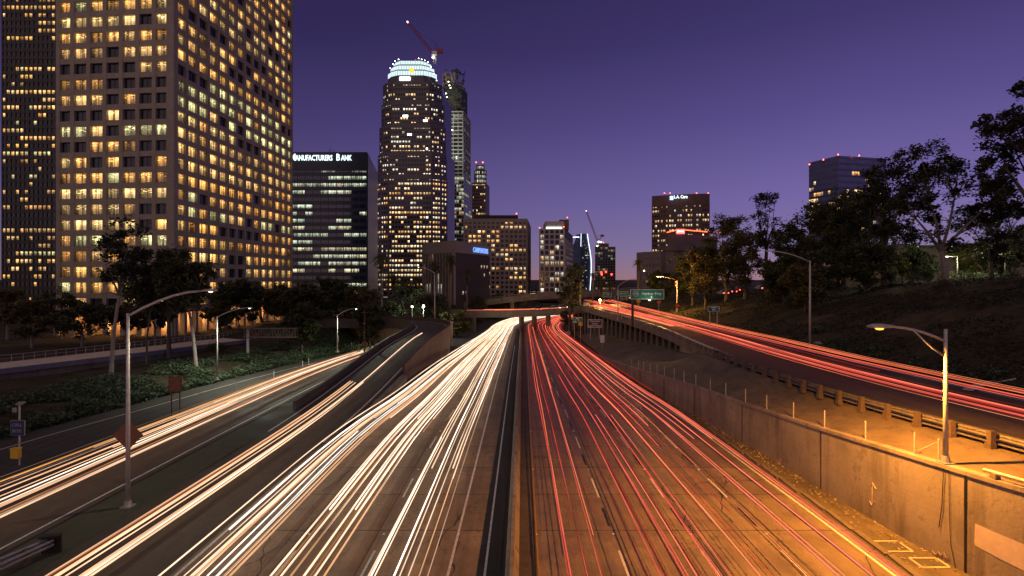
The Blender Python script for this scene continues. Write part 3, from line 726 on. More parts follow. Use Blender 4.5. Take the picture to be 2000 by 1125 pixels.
def lane_trails(fa, fb, t0, t1, n, zf, y0, y1, kind, wts, label, group, hs=(.62, .9), rs=(.022, .05), breaks=.35, grow=.006):
    w0 = lambda y: fb(y) - fa(y)
    for i in range(n):
        c = lerp(t0, t1, (i + TR.random()) / n) if TR.random() < .5 else lerp(t0, t1, .5 + TR.gauss(0, .16)); a, b = y0, y1; st = 'full-length'
        if TR.random() < breaks:
            if TR.random() < .5: a = TR.uniform(24, 60); st = 'broken-off near end'
            else: b = TR.uniform(40, 110); st = 'broken-off far end'
        h = TR.uniform(*hs); k = pick(wts); ph = TR.uniform(0, 6); am = TR.uniform(0, .12); r = TR.uniform(*rs) * (1.0 if k in (0, 1, 2) else .6)
        for s in ((-1, 1) if TR.random() < .6 else (TR.choice((-1, 1)),)):
            pts = []; m = max(6, int((b - a) / 4)); wd = .66
            for q in range(m + 1):
                y = lerp(a, b, q / m); x = lerp(fa(y), fb(y), c) + s * wd + am * math.sin(y * .06 + ph); pts.append((x, y, zf(y) + h))
            rr = [r * (1 + grow * max(0, p[1] - 40)) for p in pts]
            trail(pts, rr, kind, k, TONE[kind][k] + ' ' + label.replace('STATE', {'full-length': 'at full length', 'broken-off near end': 'stopping short', 'broken-off far end': 'ending partway'}[st]), group)
names3 = ['lane nearest the median', 'middle lane', 'lane beside the ramp nose']
for (t0, t1, n, nm) in ((.10, .21, 9, 'lane nearest the median'), (.41, .53, 11, 'middle lane'), (.72, .90, 14, 'lane farthest from the median')):
    lane_trails(XLm, XL, t0, t1, n, zr, -4, 330, 'white', [5, 3, 3, .5, 2.2, 2], 'headlight streak STATE, %s of the white road' % nm, 'white streaks in the ' + nm, rs=(.020, .050), grow=.021, breaks=.34)
cL = lambda y: -25.2 + .004 * y; cR = lambda y: -31.6 + .045 * y
lane_trails(cL, cR, .10, .30, 10, zr, -2, 150, 'warm', [4, 3, 1.2, .3, 2, 2], 'headlight streak STATE, near lane of the left collector road', 'streaks in the near lane of the left road', grow=.014)
lane_trails(cL, cR, .60, .86, 11, zr, -2, 150, 'warm', [3, 2, 1.5, .6, 2, 2.5], 'headlight streak STATE, far lane of the left collector road', 'streaks in the far lane of the left road', grow=.014)
# ramp
rz = lambda y: next((lerp(a.z, b.z, (y - a.y) / max(.01, b.y - a.y)) for a, b in zip(RCs, RCs[1:]) if a.y <= y <= b.y), 0.)
rx = lambda y: next((lerp(a.x, b.x, (y - a.y) / max(.01, b.y - a.y)) for a, b in zip(RCs, RCs[1:]) if a.y <= y <= b.y), RCs[0].x)
lane_trails(off(rx, -.3), off(rx, .4), 0, 1, 8, rz, 5, 60, 'warm', [4, 2, 1, 0, 3, 2], 'headlight streak on the near half of the ramp', 'streaks on the ramp', breaks=0)
lane_trails(off(rx, -.1), off(rx, .1), .5, .6, 3, rz, 5, 90, 'warm', [3, 1, 3, 0, 1, 1], 'long headlight streak running up the ramp', 'streaks on the ramp', breaks=0.)
for (t0, t1, n, nm, w) in ((.06, .19, 9, 'first lane from the median', [4, 1, 1.2, 3, .8, 2.5]), (.31, .45, 8, 'second lane from the median', [4, 1.5, 1.5, 1.5, .5, 2.5]),
                        (.54, .70, 11, 'third lane from the median', [4, 1.5, 1, 2.5, .5, 3]), (.81, .94, 7, 'lane beside the retaining wall', [4, 1, 1, 3, .5, 2])):
    lane_trails(XRm, XR, t0, t1, n, zr, -4, 330, 'red', w, 'tail-light streak STATE, %s' % nm, 'red streaks in the ' + nm, hs=(.7, 1.0), rs=(.011, .032), breaks=.42, grow=.014)
ze_ = lambda y: ZE + .02
for (t0, t1, n, nm) in ((.30, .44, 11, 'near lane of the elevated road'), (.66, .84, 12, 'far lane of the elevated road')):
    lane_trails(GX, HX, t0, t1, n, ze_, -4, 185, 'red', [4, 1.5, 1, 3, .6, 2.5], 'tail-light streak STATE, %s' % nm, 'red streaks in the ' + nm, hs=(.7, 1.), rs=(.012, .030), breaks=.3, grow=.014)
# amber streaks on the far elevated road turning on to the overpass
for i in range(9):
    q = TR.uniform(.12, .45); e = TR.uniform(-3.2, 3.2); pts = [(lerp(GX(y), HX(y), q + (y - 100) * -.001), y, ZE + .75) for y in (84, 100, 115, 130, 142)]
    P = cr(OP, 4)[::-1]; S = side(P, e); pts += [tuple(p + Vector((0, 0, .8))) for p in S[5:13 + TR.randrange(5)]]
    pts = [tuple(p) for p in cr(pts, 3)]
    trail(pts, TR.uniform(.05, .09), 'red', TR.choice([1, 2, 4, 4, 0]), 'amber and red streak bending off the elevated road on to the overpass', 'amber streaks turning on to the overpass')
assert NT[0] < 299, NT[0]

# ------------------------------------------------------------------ street lamps
def lamp(base, h, arm, label, col=(1, .55, .2), power=0., lit=0., r=.11, drop=.0, group=None, brace=False, size=1., point=False):
    t = thing('street_lamp', base, label, 'street lamp', group); b = Vector(base); a = Vector(arm)
    mb = MB(); mb.tube([b, b + Vector((0, 0, h))], [r, r * .62], 10); mb.build('pole', M_pole, t, True)
    mb = MB(); mb.box(b + Vector((0, 0, .04)), (r * 4.2, r * 4.2, .08)); mb.tube([b, b + Vector((0, 0, .35))], [r * 1.7, r * 1.3], 10); mb.build('base', M_galv, t)
    top = b + Vector((0, 0, h - (.55 if brace else .15))); tip = top + a
    mid = [top + Vector((a.x * k, a.y * k, a.z * (1 - (1 - k) ** 1.8))) for k in (0, .2, .4, .6, .8, 1)]
    mb = MB(); mb.tube(mid, [r * .5] * 5 + [r * .4], 8); 
    if brace:
        low = b + Vector((0, 0, h - 1.25)); mb.tube([low, low + (mid[3] - low) * .45 + Vector((0, 0, -.12)), mid[3] - Vector((0, 0, .03))], r * .34, 8)
    mb.build('arm', M_pole, t, True)
    d = Vector((a.x, a.y, 0)).normalized(); n = Vector((-d.y, d.x, 0)); s = size
    mb = MB(); rings = [(-.05, .06, .05), (.1, .12, .08), (.35, .17, .11), (.6, .15, .10), (.75, .08, .05)]
    for (l, w, hh) in rings:
        c = tip + d * l * s
        for q in range(10):
            an = 2 * math.pi * q / 10; mb.v.append(tuple(c + n * math.cos(an) * w * s + Vector((0, 0, (math.sin(an) * hh if math.sin(an) > 0 else math.sin(an) * hh * .45) * s))))
    for i in range(4):
        for q in range(10): k = i * 10 + q; mb.f.append((k, i * 10 + (q + 1) % 10, (i + 1) * 10 + (q + 1) % 10, k + 10)); mb.m.append(0)
    mb.f.append(tuple(range(10))); mb.f.append(tuple(range(49, 39, -1))); mb.m += [0, 0]
    hd = mb.build('lamp_head', M_pole, t, True)
    c = tip + d * .4 * s - Vector((0, 0, .055 * s))
    mb = MB(); mb.ball(c, .13 * s, 0, 8, .4)
    nm = 'lens_%d_%d_%d' % (int(col[0] * 9), int(col[1] * 9), int(lit * 10)); mb.build('lens', emis(nm, col, lit, False) if lit else M_wsign, t, True)
    if power:
        L = bpy.data.lights.new('lamp_light', 'POINT' if point else 'SPOT'); L.energy = power; L.color = col; L.shadow_soft_size = .12
        if not point: L.spot_size = R(158); L.spot_blend = .5
        lo = bpy.data.objects.new('lamp_light', L); COL.objects.link(lo); lo.parent = t; lo.location = c - b - Vector((0, 0, .12 * s))
    return t
SOD = (1, .37, .045)
yl = wall_at(1836); bl = (WX(yl) + .25, yl, zt(yl))
lamp(bl, 6.0, (-2.15, .3, .62), 'amber-lit cobra-head lamp post standing on the retaining wall at right', SOD, 14500, 3., .115, brace=True, size=1.4)
p = GP(250, 990, zr); lamp(p, 10.6, (3.25, 1.5, 1.35), 'tall lamp post in front of the orange diamond sign at left', (1, .85, .6), 1100, 3., .13)
p = PX(424, 744, 67); lamp((p.x, p.y, .2), 7.8, (3.3, .5, 1.1), 'lamp post at the ivy edge behind the brown sign posts', (.95, 1, .8), 4500, 6., .11)
p = PX(659, 686, 88); lamp((p.x, p.y, .8), 6.0, (2.6, 0, 1.1), 'lamp post on the ivy bank left of the ramp bend', (.9, 1, .75), 3200, 10., .11)
p = PX(849, 625, 122); lamp((p.x, p.y, 3.4), 10.5, (-3.2, 0, 1.4), 'lamp post behind the ramp bend with arm to the left', (.9, 1, .85), 0, 4., .13)
p = PX(1582, 683, 62.5); lamp((p.x, p.y, 4.5), 10.1, (-4.7, -.5, 1.2), 'grey lamp post standing at the foot of the dark slope', (1, .85, .6), 0, 0, .14)
p = PX(1207, 627, 110); lamp((p.x, p.y, ZE - .3), 6.9, (2.9, 0, 1.4), 'thin unlit lamp post rising from the viaduct edge', SOD, 0, 0, .11)
p = PX(1323, 617, 122); lamp((p.x, p.y, 4.4), 7.9, (-4., -.5, .9), 'lamp post with burning amber lamp beside the red signal', (1, .48, .10), 9000, 40., .11, point=True)
p = PX(712, 702, 84); 
t = thing('utility_pole', (p.x, p.y, 0), 'thin dark pole standing beside the left road near the ramp wall', 'pole')
mb = MB(); mb.tube([(p.x, p.y, -.2), (p.x, p.y, 7.9)], .10, 8); mb.build('pole', M_rust, t); mb = MB(); mb.box((p.x, p.y, 7.4), (1.0, .1, .1)); mb.build('crossarm', M_rust, t)
# parking lamps on the hill
for i, (u, v, vt, D, d, pw) in enumerate([(1763, 535, 497, 105, -1.6, 2200), (1799, 532, 510, 108, -1.3, 900), (1870, 541, 500, 92, -1.3, 700), (1963, 540, 489, 88, -1.5, 1300)]):
    p = PX(u, v, D); h = (v - vt) / F * D
    lamp(p, h, (d, 0, .1), ['greenish lamp on yellow pole beside the low hilltop building', 'short lamp on white pole second from left on the hilltop', 'lamp on white pole just right of the forked tree trunk', 'lamp on white pole at far right of the hilltop hedge'][i], (1, .95, .6), pw, 25., .10, point=True)

# ------------------------------------------------------------------ text and signs
def text_mb(s, size, extrude=.01, bold=0.0):
    c = bpy.data.curves.new('lettering', 'FONT'); c.body = s; c.size = size; c.extrude = extrude; c.align_x = 'CENTER'; c.align_y = 'CENTER'; c.offset = bold; c.resolution_u = 2
    o = bpy.data.objects.new('lettering', c); COL.objects.link(o); dg = bpy.context.evaluated_depsgraph_get(); me = o.evaluated_get(dg).to_mesh()
    vs = [tuple(v.co) for v in me.vertices]; fs = [tuple(p.vertices) for p in me.polygons]; o.evaluated_get(dg).to_mesh_clear()
    bpy.data.objects.remove(o); bpy.data.curves.remove(c); return vs, fs
def lettering(s, size, center, right, m, parent, name='lettering', extrude=.01, width=None, bold=0., upv=Vector((0, 0, 1))):
    if s.startswith('#'):                                            # writing too small to read in the photo: a row of pale strokes
        rs_ = random.Random(s); r = Vector(right).normalized(); n = r.cross(upv); c = Vector(center); cols = s[1:]; tot = len(cols) * size * .62; mb = MB()
        for i, ch in enumerate(cols):
            if ch == ' ': continue
            q = c + r * (-tot / 2 + (i + .5) * size * .62); hh = size * rs_.uniform(.5, .72); w = size * .14
            for dx in ((-.16, .16) if ch != 'i' else (0,)):
                p = q + r * dx * size; mb.face([p - r * w / 2 - upv * hh / 2 + n * .012, p + r * w / 2 - upv * hh / 2 + n * .012, p + r * w / 2 + upv * hh / 2 + n * .012, p - r * w / 2 + upv * hh / 2 + n * .012])
            if ch == 'o': p = q; mb.face([p - r * .16 * size - upv * w / 2 + n * .014, p + r * .16 * size - upv * w / 2 + n * .014, p + r * .16 * size + upv * w / 2 + n * .014, p - r * .16 * size + upv * w / 2 + n * .014])
        return mb.build(name, m, parent)
    vs, fs = text_mb(s, size, extrude, bold); r = Vector(right).normalized(); n = r.cross(upv); c = Vector(center)
    if width:
        w = max(v[0] for v in vs) - min(v[0] for v in vs); k = width / w
    else: k = 1
    mid = (max(v[0] for v in vs) + min(v[0] for v in vs)) / 2
    mb = MB(); mb.v = [tuple(c + r * (v[0] - mid) * k + upv * v[1] + n * v[2]) for v in vs]; mb.f = fs; mb.m = [0] * len(fs)
    return mb.build(name, m, parent)
def panel(t, c, w, h, mface, mborder, name='panel', right=(1, 0, 0), th=.06, border=.06):
    c = Vector(c); r = Vector(right).normalized(); rz = math.atan2(r.y, r.x); n = Vector((r.y, -r.x, 0))
    mb = MB(); mb.box(c, (w, th, h), rz); pn = mb.build(name, mborder, t)
    mb = MB(); mb.box(c + n * (th / 2 + .004), (w - 2 * border, .012, h - 2 * border), rz); return mb.build('sign_face', mface, pn)
M_wl = mat('sign_letter_white', (.85, .85, .82), .4, 0, .03, 4)
M_gl = emis('floodlit_letter', (1, 1, .8), .9)
# big overhead sign: 110 Harbor Fwy
c = PX(1264, 575, 92); t = thing('freeway_sign', (c.x - 2.4, 92, ZE), 'large green overhead freeway sign on a dark post above the viaduct', 'sign')
mb = MB(); mb.tube([(c.x - 2.4, 92.2, ZE), (c.x - 2.4, 92.2, c.z - .8)], .2, 10); mb.build('post', M_rust, t)
W, H = 66 / F * 92, 19 / F * 92
panel(t, c, W, H, mat('sign_green_lit', (.02, .22, .12), .4, 0, .1, 3), M_wl, border=.07)
lettering('Harbor Fwy', .62, c + Vector((.75, -.06, .12)), (1, 0, 0), M_wl, t, width=3.3, bold=.012)
mb = MB(); 
for k in range(20):
    a, b = 2 * math.pi * k / 20, 2 * math.pi * (k + 1) / 20; q = c + Vector((-1.9, -.06, .12))
    mb.tube([q + Vector((math.cos(a) * .48, 0, math.sin(a) * .42)), q + Vector((math.cos(b) * .48, 0, math.sin(b) * .42))], .03, 4)
mb.build('route_shield', M_wl, t); lettering('110', .5, c + Vector((-1.9, -.06, .12)), (1, 0, 0), M_wl, t, bold=.01)
mb = MB(); q = c + Vector((.7, -.06, -.5)); mb.face([q + Vector((-.35, 0, .05)), q + Vector((-.1, 0, .0)), q + Vector((0, 0, -.25)), q + Vector((.1, 0, 0)), q + Vector((.35, 0, .05)), q + Vector((.1, 0, .1)), q + Vector((.08, 0, .28)), q + Vector((-.08, 0, .28)), q + Vector((-.1, 0, .1))]); mb.build('down_arrow', M_wl, t)
mb = MB(); mb.box(c + Vector((.2, -.75, -H / 2 - .2)), (.5, .2, .14)); mb.build('floodlight', M_galv, t)
mb = MB(); mb.box(c + Vector((.2, -.7, -H / 2 - .11)), (.36, .14, .04)); mb.build('floodlight_lens', emis('sign_flood', (1, 1, .85), 12), t)
L = bpy.data.lights.new('sign_light', 'AREA'); L.energy = 14; L.color = (.9, 1, .75); L.size = 2.; lo = bpy.data.objects.new('sign_light', L); COL.objects.link(lo)
lo.parent = t; lo.location = (2.6, -1.2, c.z - ZE - 1.3); lo.rotation_euler = (R(140), 0, 0)
# two small green signs on the flyover
for i, (u, v, w, txt) in enumerate([(1186, 576, 17, '#i noi'), (1216, 574, 22, '#onoion')]):
    c = PX(u, v, 205 if i else 208); t = thing('guide_sign', c - Vector((0, 0, 2)), ['small green sign hung left on the flyover rail', 'wider green sign between the small one and the big freeway sign'][i], 'sign')
    W, H = w / F * 206, 9 / F * 206; panel(t, c, W, H, MATS['sign_green_lit'], M_wl, border=.12)
    lettering(txt, .75, c + Vector((0, -.07, .1)), (1, 0, 0), M_wl, t, width=W * .7, bold=.02)
    for s in (-1, 1): mb = MB(); mb.box(c + Vector((s * W * .35, .12, -2)), (.18, .16, 4.6)); mb.build('bracket', M_galv, t)
def post_sign(name, c, w, h, base_z, face, border, lines, label, cat='sign', posts=2, lm=None, sizes=None, diamond=False, post_m=None, D=None, back=False):
    t = thing(name, (c.x, c.y, base_z), label, cat)
    if diamond:
        mb = MB(); k = w / 2; mb.box(c, (k * 1.414, .04, k * 1.414), 0, 0, 0, R(45)); mb.build('panel', border, t)
        if not back: mb = MB(); mb.box(c + Vector((0, -.026, 0)), (k * 1.414 - .1, .01, k * 1.414 - .1), 0, 0, 0, R(45)); mb.build('sign_face', face, t)
    else: panel(t, c, w, h, face, border, border=.05 * h / 1.)
    n = len(lines)
    for i, s in enumerate(lines):
        sz = (sizes[i] if sizes else h / (n + .6) * .95); lettering(s, sz, c + Vector((0, -.05, (n / 2 - i - .5) * h / (n + .4))), (1, 0, 0), lm or M_wl, t, bold=.01)
    for i in range(posts):
        x = c.x + (0 if posts == 1 else (-.32 if i == 0 else .32) * w); mb = MB(); mb.tube([(x, c.y + .08, base_z - .3), (x, c.y + .08, c.z + (h / 2 - .05 if not diamond else .1))], .05 if w < 1.4 else .08, 6)
        mb.build('post', post_m or M_galv, t)
    return t
c = PX(1162, 632, 118); post_sign('guide_sign', c, 3.05, 1.75, -.2, M_bsign, M_wl, ['Convention', 'Center', 'NEXT RIGHT'], 'brown guide sign reading Convention Center beside the red lanes')
c = PX(1128, 625, 132); post_sign('guide_sign', c, 2.25, 1.3, -1.5, M_gsign, M_wl, ['#onio', '#on noon', '#oni onon'], 'dark framed guide sign left of the brown one')
c = PX(1134, 633.5, 126); post_sign('warning_sign', c, 1.35, 1.35, -1.5, M_ysign, M_black, [], 'bright yellow diamond sign below the dark framed guide sign', diamond=True, posts=1)
c = PX(1080, 607, 165); post_sign('guide_sign', c, 2.9, 2.2, c.z - 1.2, M_black, M_galv, ['#on io', '#no ni'], 'black panel sign mounted on the overpass side over the median', posts=1)
for i, (u, v, D) in enumerate([(1154, 589, 150), (1179, 588.5, 152), (1247, 588, 120)]):
    c = PX(u, v, D); post_sign('warning_sign', c, 1.25, 1.25, ZE - .2, M_ysign, M_black, [], ['yellow diamond sign nearest the palm by the junction', 'yellow diamond sign beside the amber junction lamp', 'yellow diamond sign behind the big sign post'][i], diamond=True, posts=1)
    mb = MB(); mb.box(c + Vector((0, -.045, -.05)), (.08, .01, .5)); mb.build('arrow', M_black, [o for o in COL.objects if o.name.startswith('warning_sign')][-1])
c = PX(1323, 597, 112); post_sign('roadwork_sign', c, 1.25, 1.25, ZE, M_osign, M_black, [], 'orange diamond sign at foot of the amber lamp post', diamond=True, posts=1)
c = PX(1287, 590, 118); post_sign('roadwork_sign', c, .8, .45, ZE, M_osign, M_osign, [], 'small orange plate sign left of the orange diamond', posts=1)
c = PX(1394, 603, 84); post_sign('guide_sign', c, 1.75, .8, ground_z(c.x, 84), M_gsign, M_wl, ['Wilshire', 'Blvd'], 'green Wilshire Blvd sign standing on the grassy slope', sizes=[.26, .26])
mb = MB(); a_ = c + Vector((.6, -.06, -.05)); mb.face([a_, a_ + Vector((.05, 0, -.05)), a_ + Vector((.2, 0, .12)), a_ + Vector((.24, 0, .06)), a_ + Vector((.25, 0, .24)), a_ + Vector((.07, 0, .22)), a_ + Vector((.14, 0, .17))]); mb.build('arrow', M_wl, [o for o in COL.objects if o.name.startswith('guide_sign')][-1])
c = PX(1176.5, 662, 104); post_sign('notice_sign', c, .8, 1.4, ground_z(c.x, 104), M_wsign, M_wsign, [], 'small white notice standing alone on the paved slope', posts=1, lm=M_black)
c = PX(1110, 651, 140); post_sign('notice_sign', c, 1.1, .8, -3.4, M_alu, M_wl, [], 'small dim sign at the inside of the far red bend', posts=1)
# left side signs
c = PX(250, 850, 33.5); post_sign('roadwork_sign', c, 1.85, 1.85, 0, M_oback, M_oback, [], 'large orange diamond sign seen from behind at the tall lamp post', diamond=True, posts=1, back=True, post_m=M_rust)
c = PX(342, 750, 49); post_sign('brown_sign', c, 1.15, 1.35, 0, M_oback, M_rust, [], 'dark brown sign back on two rusty posts by the left road', posts=2, post_m=M_rust)
p = GP(38, 908, zr); t = thing('call_box', p, 'emergency call box pole with blue sign and yellow cabinet at left', 'call box')
mb = MB(); mb.tube([p, p + Vector((0, 0, 4.1))], .055, 8); mb.build('pole', M_pole, t)
k_ = p.y / F
c = Vector((p.x - 1 * k_, p.y - .08, CAMZ - (835 - V0) * k_)); panel(t, c, .95, 1.0, mat('sign_blue', (.02, .035, .12), .5, 0, .1, 4), M_alu, border=.03)
lettering('CALL', .3, c + Vector((0, -.06, .2)), (1, 0, 0), M_alu, t, bold=.008); lettering('BOX', .3, c + Vector((0, -.06, -.2)), (1, 0, 0), M_alu, t, bold=.008)
c = Vector((p.x - .1, p.y - .15, CAMZ - (884 - V0) * k_)); mb = MB(); mb.box(c, (.5, .3, .62)); mb.box(c + Vector((0, 0, .33)), (.56, .36, .06)); mb.build('cabinet', mat('callbox_yellow', (.75, .42, .03), .5, 0, .1, 4), t)
mb = MB(); mb.box(p + Vector((.12, -.05, 4.15)), (.5, .35, .04), 0, 0, R(25)); mb.box(c + Vector((-.1, 0, 2.9)), (.2, .15, .3)); mb.build('solar_panel', M_alu, t)
# diamond sign back by the far left road
c = PX(712, 671, 86); post_sign('roadwork_sign', c, 1.1, 1.1, 0, M_oback, M_oback, [], 'small dark diamond sign back beside the thin dark pole', diamond=True, posts=1, back=True)
# crash cushion / guardrail end bottom left
p1 = GP(98, 1082, zr); t = thing('guardrail_end', p1, 'dark steel guardrail end with black nose plate at bottom left', 'guardrail')
p1.z = .35
dirv = Vector((-.25, -1, 0)).normalized()
for s, w in ((-.28, .3), (.28, .3)):
    mb = MB(); n = Vector((dirv.y, -dirv.x, 0)); a = p1 + n * s * .6; b = p1 + dirv * 9 + n * s * 2.2
    for dz in (.12, .3): mb.tube([a + Vector((0, 0, dz)), b + Vector((0, 0, dz))], .07, 6)
    mb.build('rail', M_galv if s > 0 else M_alu, t)
mb = MB(); mb.box(p1 + Vector((0, .08, .1)), (.75, .12, .8), .25); mb.box(p1 + Vector((0, .0, .5)), (.8, .35, .06), .25); mb.build('nose_plate', M_black, t)
for k in range(4): mb = MB(); mb.box(p1 + dirv * (1 + 1.9 * k) + Vector((0, 0, 0)), (.2, .2, .75)); mb.build('post', M_wood, t)
# sign gantry on the left bank
gp = PX(484, 704, 82); t = thing('sign_gantry', (gp.x, gp.y, .3), 'empty steel truss sign gantry on the left ivy bank', 'gantry')
mb = MB(); zg = CAMZ - (650 - V0) / F * 82; mb.tube([(gp.x, 82, .3), (gp.x, 82, zg + .5)], .2, 10); mb.build('post', M_pole, t)
xb = (579 - U0) / F * 82; xa = gp.x - .3; hh = .65
mb = MB()
for dy in (-.45, .45):
    for s in (-1, 1): mb.tube([(xa, 82 + dy, zg + s * hh), (xb, 82 + dy, zg + s * hh)], .06, 5)
    nb = 9
    for k in range(nb + 1):
        x = lerp(xa, xb, k / nb); mb.tube([(x, 82 + dy, zg - hh), (x, 82 + dy, zg + hh)], .04, 4)
        if k < nb: x2 = lerp(xa, xb, (k + 1) / nb); mb.tube([(x, 82 + dy, zg + (hh if k % 2 else -hh)), (x2, 82 + dy, zg + (-hh if k % 2 else hh))], .04, 4)
for k in range(10): x = lerp(xa, xb, k / 9); mb.tube([(x, 81.55, zg + hh), (x, 82.45, zg + hh)], .04, 4)
mb.build('truss', M_conc, t)

# ------------------------------------------------------------------ left walkway with railing
wk = [(-80, 40, 1.6), (-70, 52, 1.6), (-61.6, 66, 1.6), (-55, 80, 1.6), (-50, 93, 1.55), (-46.5, 106, 1.3), (-45, 116, 1.)]
P = cr(wk, 6)
t = thing('side_road_bridge', (-58, 72, 1), 'pale low ramp road with steel railing crossing the left bank', 'bridge')
wallstrip(P, -3.6, 7.2, lambda p: p.z - .35, lambda p: p.z).build('deck', mat('pale_road', (.62, .54, .42), .8, 0, .15, 1.2), t)
wallstrip(P, .1, .25, lambda p: p.z - .5, lambda p: p.z + .12).build('kerb', mat('kerb_grey', (.20, .18, .22), .8, 0, .2, 2), t)
wallstrip(P, -.2, .3, lambda p: ground_z(p.x, p.y) - .6, lambda p: p.z - .4).build('retaining_face', M_conc, t)
mb = MB(); a = side(P, -7.); mb.tube([p + Vector((0, 0, .95)) for p in a], .05, 5); mb.tube([p + Vector((0, 0, .5)) for p in a], .03, 5)
for p, q in zip(a, a[1:]):
    mb.tube([p, p + Vector((0, 0, .95))], .04, 5); m_ = (p + q) / 2; mb.tube([m_, m_ + Vector((0, 0, .95))], .04, 5)
mb.build('railing', M_galv, t)


# ------------------------------------------------------------------ buildings
WARM = [(1, .48, .13), (1, .54, .17), (1, .58, .21), (.98, .44, .10), (1, .51, .14), (1, .56, .18), (.95, .62, .24), (.78, .70, .32)]
ORNG = [(1, .55, .20), (1, .62, .28), (1, .48, .14), (1, .74, .42)]
COOL = [(.62, .74, .50), (.72, .82, .58), (.80, .84, .60), (.9, .82, .5)]
PALE = [(1, .74, .42), (1, .82, .58), (.95, .9, .7), (1, .62, .28)]
M_beac = emis('beacon_red', (1, .09, .05), 9); M_lampw = emis('lamp_white_small', (1, .93, .75), 9)
class Bld:
    def __init__(s, name, base, label, cat='building', wall=None, far=True, seed=1, cap=100, frame=None):
        s.t = thing(name, base, label, cat); s.w = []; s.mb = MB(); s.r = random.Random(seed); s.wall = wall; s.cap = cap; s.lit = M_lit_far if far else M_lit; s.dark = M_glassD; s.frame = frame
    def face(s, p0, p1, z0, z1, cols, rows, ox=.7, oz=.6, dep=.4, p=.5, pal=WARM, rowp=.5, br=(.5, 1.3), mull=0, zoff=0., rowf=None, grid=True, rim=None, run=.5, rowlist=None, shift=0.):
        """one wall with piers, spandrels and windows; p0->p1 runs left to right as seen from outside"""
        p0, p1 = Vector((*p0, 0)), Vector((*p1, 0)); d = p1 - p0; L = d.length; d.normalize(); n = Vector((d.y, -d.x, 0)); rz = math.atan2(d.y, d.x)
        cw = L / cols; rh = (z1 - z0) / rows; pw = cw * (1 - ox); sh = rh * (1 - oz)
        if grid:
            for c in range(cols + 1):
                w = pw if 0 < c < cols else pw
                x = min(max(c * cw, pw / 2), L - pw / 2)
                q = p0 + d * x + n * dep / 2; s.mb.box((q.x, q.y, (z0 + z1) / 2), (w, dep, z1 - z0), rz)
            for r in range(rows + 1):
                z = z0 + r * rh; zz = min(max(z, z0 + sh / 2), z1 - sh / 2); q = p0 + d * L / 2 + n * (dep - .07) / 2; s.mb.box((q.x, q.y, zz), (L - .02, dep - .07, sh), rz)
        for r in range(rows):
            base = s.r.choice([0, 1]) if s.r.random() < .8 else .5
            pr = lerp(p, base, rowp) if rowlist is None else rowlist[rows - 1 - r] if rows - 1 - r < len(rowlist) else p
            tone = s.r.choice(pal); prev = False; rb = s.r.uniform(.75, 1.15)
            for c in range(cols):
                on = prev if s.r.random() < run and c else s.r.random() < pr
                on = on if s.r.random() < .9 else s.r.random() < pr; prev = on
                if pr <= 0: on = False
                x0 = c * cw + pw / 2; x1 = (c + 1) * cw - pw / 2; za = z0 + r * rh + sh / 2; zb = z0 + (r + 1) * rh - sh / 2
                o = n * .03; q = [p0 + d * x0 + o, p0 + d * x1 + o]
                quad = [(q[0].x, q[0].y, za), (q[1].x, q[1].y, za), (q[1].x, q[1].y, zb), (q[0].x, q[0].y, zb)]
                ce = (q[0] + q[1]) / 2; D = max(5, ce.y); u = abs(U0 + F * ce.x / D - U0)
                vis = (U0 + F * ce.x / D) > -5 and (CAMZ - (za)) * F / D + V0 > -5
                area = (cw * rh) / D / D * (1 if vis else 0)
                col = None
                if on:
                    tc_ = tone if s.r.random() < .75 else s.r.choice(pal); b = s.r.uniform(*br) * rb
                    col = tuple(x * b for x in tc_)
                s.w.append((area, quad, col, (s.r.randrange(60), s.r.randrange(60)), d, n, mull))
    def finish(s, names='window'):
        s.mb.build('facade', s.wall, s.t)
        s.w.sort(key=lambda a: -a[0]); s.w = [a for a in s.w if a[0] > 0]
        rest = MB()
        fm = s.frame or M_frame
        for i, (ar, q, col, uvo, d, n, mull) in enumerate(s.w):
            mb = MB() if i < s.cap else rest
            W_ = (Vector(q[1]) - Vector(q[0])).length / 3.2
            uv = [(uvo[0], uvo[1] + .02), (uvo[0] + min(W_, 6), uvo[1] + .02), (uvo[0] + min(W_, 6), uvo[1] + .98), (uvo[0], uvo[1] + .98)]
            mb.face(q, 1 if col is None else 0, uv, col or (0, 0, 0))
            if mull:
                a, b = Vector(q[0]), Vector(q[1]); h = q[2][2] - q[0][2]; rz = math.atan2(d.y, d.x)
                for k in range(1, mull + 1):
                    c = a.lerp(b, k / (mull + 1)) + n * .04; mb.box((c.x, c.y, a.z + h / 2), (.07, .06, h), rz, 2)
                c = (a + b) / 2 + n * .04; mb.box((c.x, c.y, a.z + h * .05), ((b - a).length, .05, .08), rz, 2)
            if i < s.cap: mb.build('window', [s.lit, s.dark, fm], s.t)
        if rest.f: tag(rest.build('window', [s.lit, s.dark, fm], s.t), kind='stuff')
        return s.t
    def core(s, poly, z0, z1, m=None, name='core', roof=None):
        mb = MB(); mb.prism(poly, z0, z1); mb.build(name, m or s.wall, s.t)
    def beacon(s, x, y, z, m=None, r=.5):
        mb = MB(); mb.tube([(x, y, z - 2), (x, y, z)], .15, 5); mb.ball((x, y, z), r, 1, 6); mb.build('beacon', [M_black, m or M_beac], s.t)
def X_(u, D): return (u - U0) / F * D
def Z_(v, D): return CAMZ - (v - V0) / F * D

